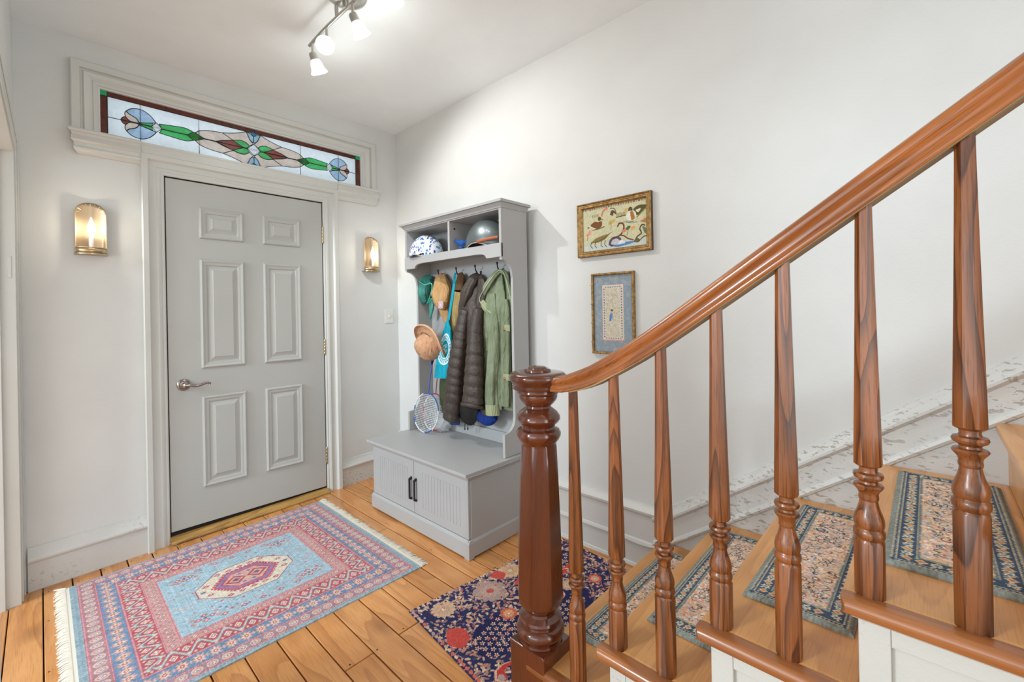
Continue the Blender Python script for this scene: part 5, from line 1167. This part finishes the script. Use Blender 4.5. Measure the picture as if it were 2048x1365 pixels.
# --- helmets
HW = nmat('helmet_white', 'e4e8ee', .22, coat=.6); HG = nmat('helmet_grey', '6c7678', .36, .55, coat=.35); HBK = nmat('helmet_black', '0e0e10', .25, coat=.5); FOAM = nmat('helmet_foam', '17130f', .8)
vo = N(HW, 'ShaderNodeTexVoronoi'); vo.inputs['Scale'].default_value = 50; vo.inputs['Randomness'].default_value = .9; L(HW, coords(HW, (1, 1.5, .8)), vo.inputs['Vector'])
wv = N(HW, 'ShaderNodeTexWave', wave_type='RINGS'); wv.inputs['Scale'].default_value = 7; wv.inputs['Distortion'].default_value = 9; wv.inputs['Detail'].default_value = 1; wv.inputs['Detail Scale'].default_value = 2.5; L(HW, coords(HW), wv.inputs['Vector'])
f1 = ramp(HW, vo.outputs['Distance'], [(.44, (1, 1, 1)), (.50, (0, 0, 0))]); f2 = ramp(HW, wv.outputs['Fac'], [(.10, (0, 0, 0)), (.16, (1, 1, 1))])
f_ = m2(HW, 'MULTIPLY', f1, f2); cc = ramp(HW, noise(HW, coords(HW), 9, 2), [(.38, '2a4c9c'), (.5, '3f86c8'), (.62, '5fa0cf')])
L(HW, mixc(HW, f_, lin('e6eaf0'), cc), B(HW).inputs['Base Color'])
def helmet(c, ry, rx, rz, shell, label, yaw, visor=None, wave=.015):
    h = thing('bike_helmet', c, label, 'helmet', None)
    cs, sn = math.cos(yaw), math.sin(yaw)
    n = 48; m = MB(); rings = []
    for i in range(15):
        t = i / 14 * (pi / 2 + .16); ring = []
        for j in range(n):
            a = 2 * pi * j / n; x, y = math.sin(t) * math.cos(a) * rx, math.sin(t) * math.sin(a) * ry * (1.0 + .05 * math.cos(a)); z = math.cos(t) * rz
            if i == 14: z += wave * math.cos(2 * a) * 1.0 + .004 * math.cos(4 * a)
            elif i > 10: z += (wave * math.cos(2 * a)) * ((i - 10) / 4)
            ring.append((c[0] + x * cs - y * sn, c[1] + x * sn + y * cs, c[2] + .014 + z))
        rings.append(ring)
    m.loft(rings[1:], cap=False); k0 = rings[1]; m.add(k0, [tuple(range(n))]); m.build('shell', shell, h, smooth=60, solid=.004)
    e = rings[-1]; m = MB(); m.tube([Vector(p) + Vector((0, 0, 0)) for p in e], .0032, 6, closed=True); m.build('rim_trim', nmat('rim_light', 'b9b4ac', .4) if visor is None else nmat('rim_dark', '2a2622', .4), h, smooth=60)
    m = MB(); m.loft([[(c[0] + (p[0] - c[0]) * .93, c[1] + (p[1] - c[1]) * .93, p[2] - .0) for p in e], [(c[0] + (p[0] - c[0]) * .93, c[1] + (p[1] - c[1]) * .93, p[2] + .03) for p in e]]); m.build('foam_liner', FOAM, h, smooth=40)
    return h
zsh = 1.6465
a = S(853, 495, x=1.868); a.y -= .035
h1 = helmet((1.838, a.y, zsh + .006), .136, .104, .138, HW, 'white bike helmet with blue leaf pattern, left cubby', .0)
m = MB(); m.tube(catmull([(1.75, a.y - .09, zsh + .018), (1.742, a.y - .03, zsh + .008), (1.738, a.y + .04, zsh + .006), (1.75, a.y + .07, zsh + .020)], 4), .0045, 6); m.build('chin_strap', HBK, h1, smooth=60)
a = S(966, 478, x=1.868)
h2 = helmet((1.840, 1.925, zsh + .010), .155, .104, .150, HG, 'metallic grey bike helmet in the right cubby', .0, wave=.020)
m = MB()
for q in (-.012, .022): m.tube(catmull([(1.770, 1.93 - q, zsh + .128), (1.79, 1.93 - q, zsh + .150), (1.815, 1.93 - q, zsh + .166)], 4), [.0028] * 9, 6)
m.build('vent_slot', nmat('vent_pale', 'cdd4d6', .25), h2, smooth=60)
m = MB(); limb(m, [(1.735, 1.90, zsh + .024), (1.738, 1.865, zsh + .030), (1.75, 1.80, zsh + .036), (1.765, 1.755, zsh + .040)], [.006, .009, .009, .008], [.004, .006, .006, .005], 14, 5); m.build('strap', nmat('orange_strap', 'a85a34', .6), h2, smooth=60)
h3 = helmet((1.915, 1.795, zsh + .002), .046, .040, .165, HBK, 'black bike helmet mostly hidden behind the metallic grey one', .0)
m = MB(); limb(m, [(1.79, 2.165, zsh + .075), (1.80, 2.13, zsh + .055), (1.80, 2.10, zsh + .050), (1.82, 2.08, zsh + .055)], [.006, .016, .018, .010], [.006, .012, .014, .010], 14, 6, .2, 3, 91); m.sphere((1.80, 2.115, zsh + .018), .018, .022, .014, 16, 10)
gl = m.build('strap_bundle', cloth('bright_blue', '2a5ca8', '1b3c80'), None, smooth=60); tag(gl, 'bright blue strap bundle left of the grey helmet', 'strap')  # a bundle of blue strap lying on the shelf
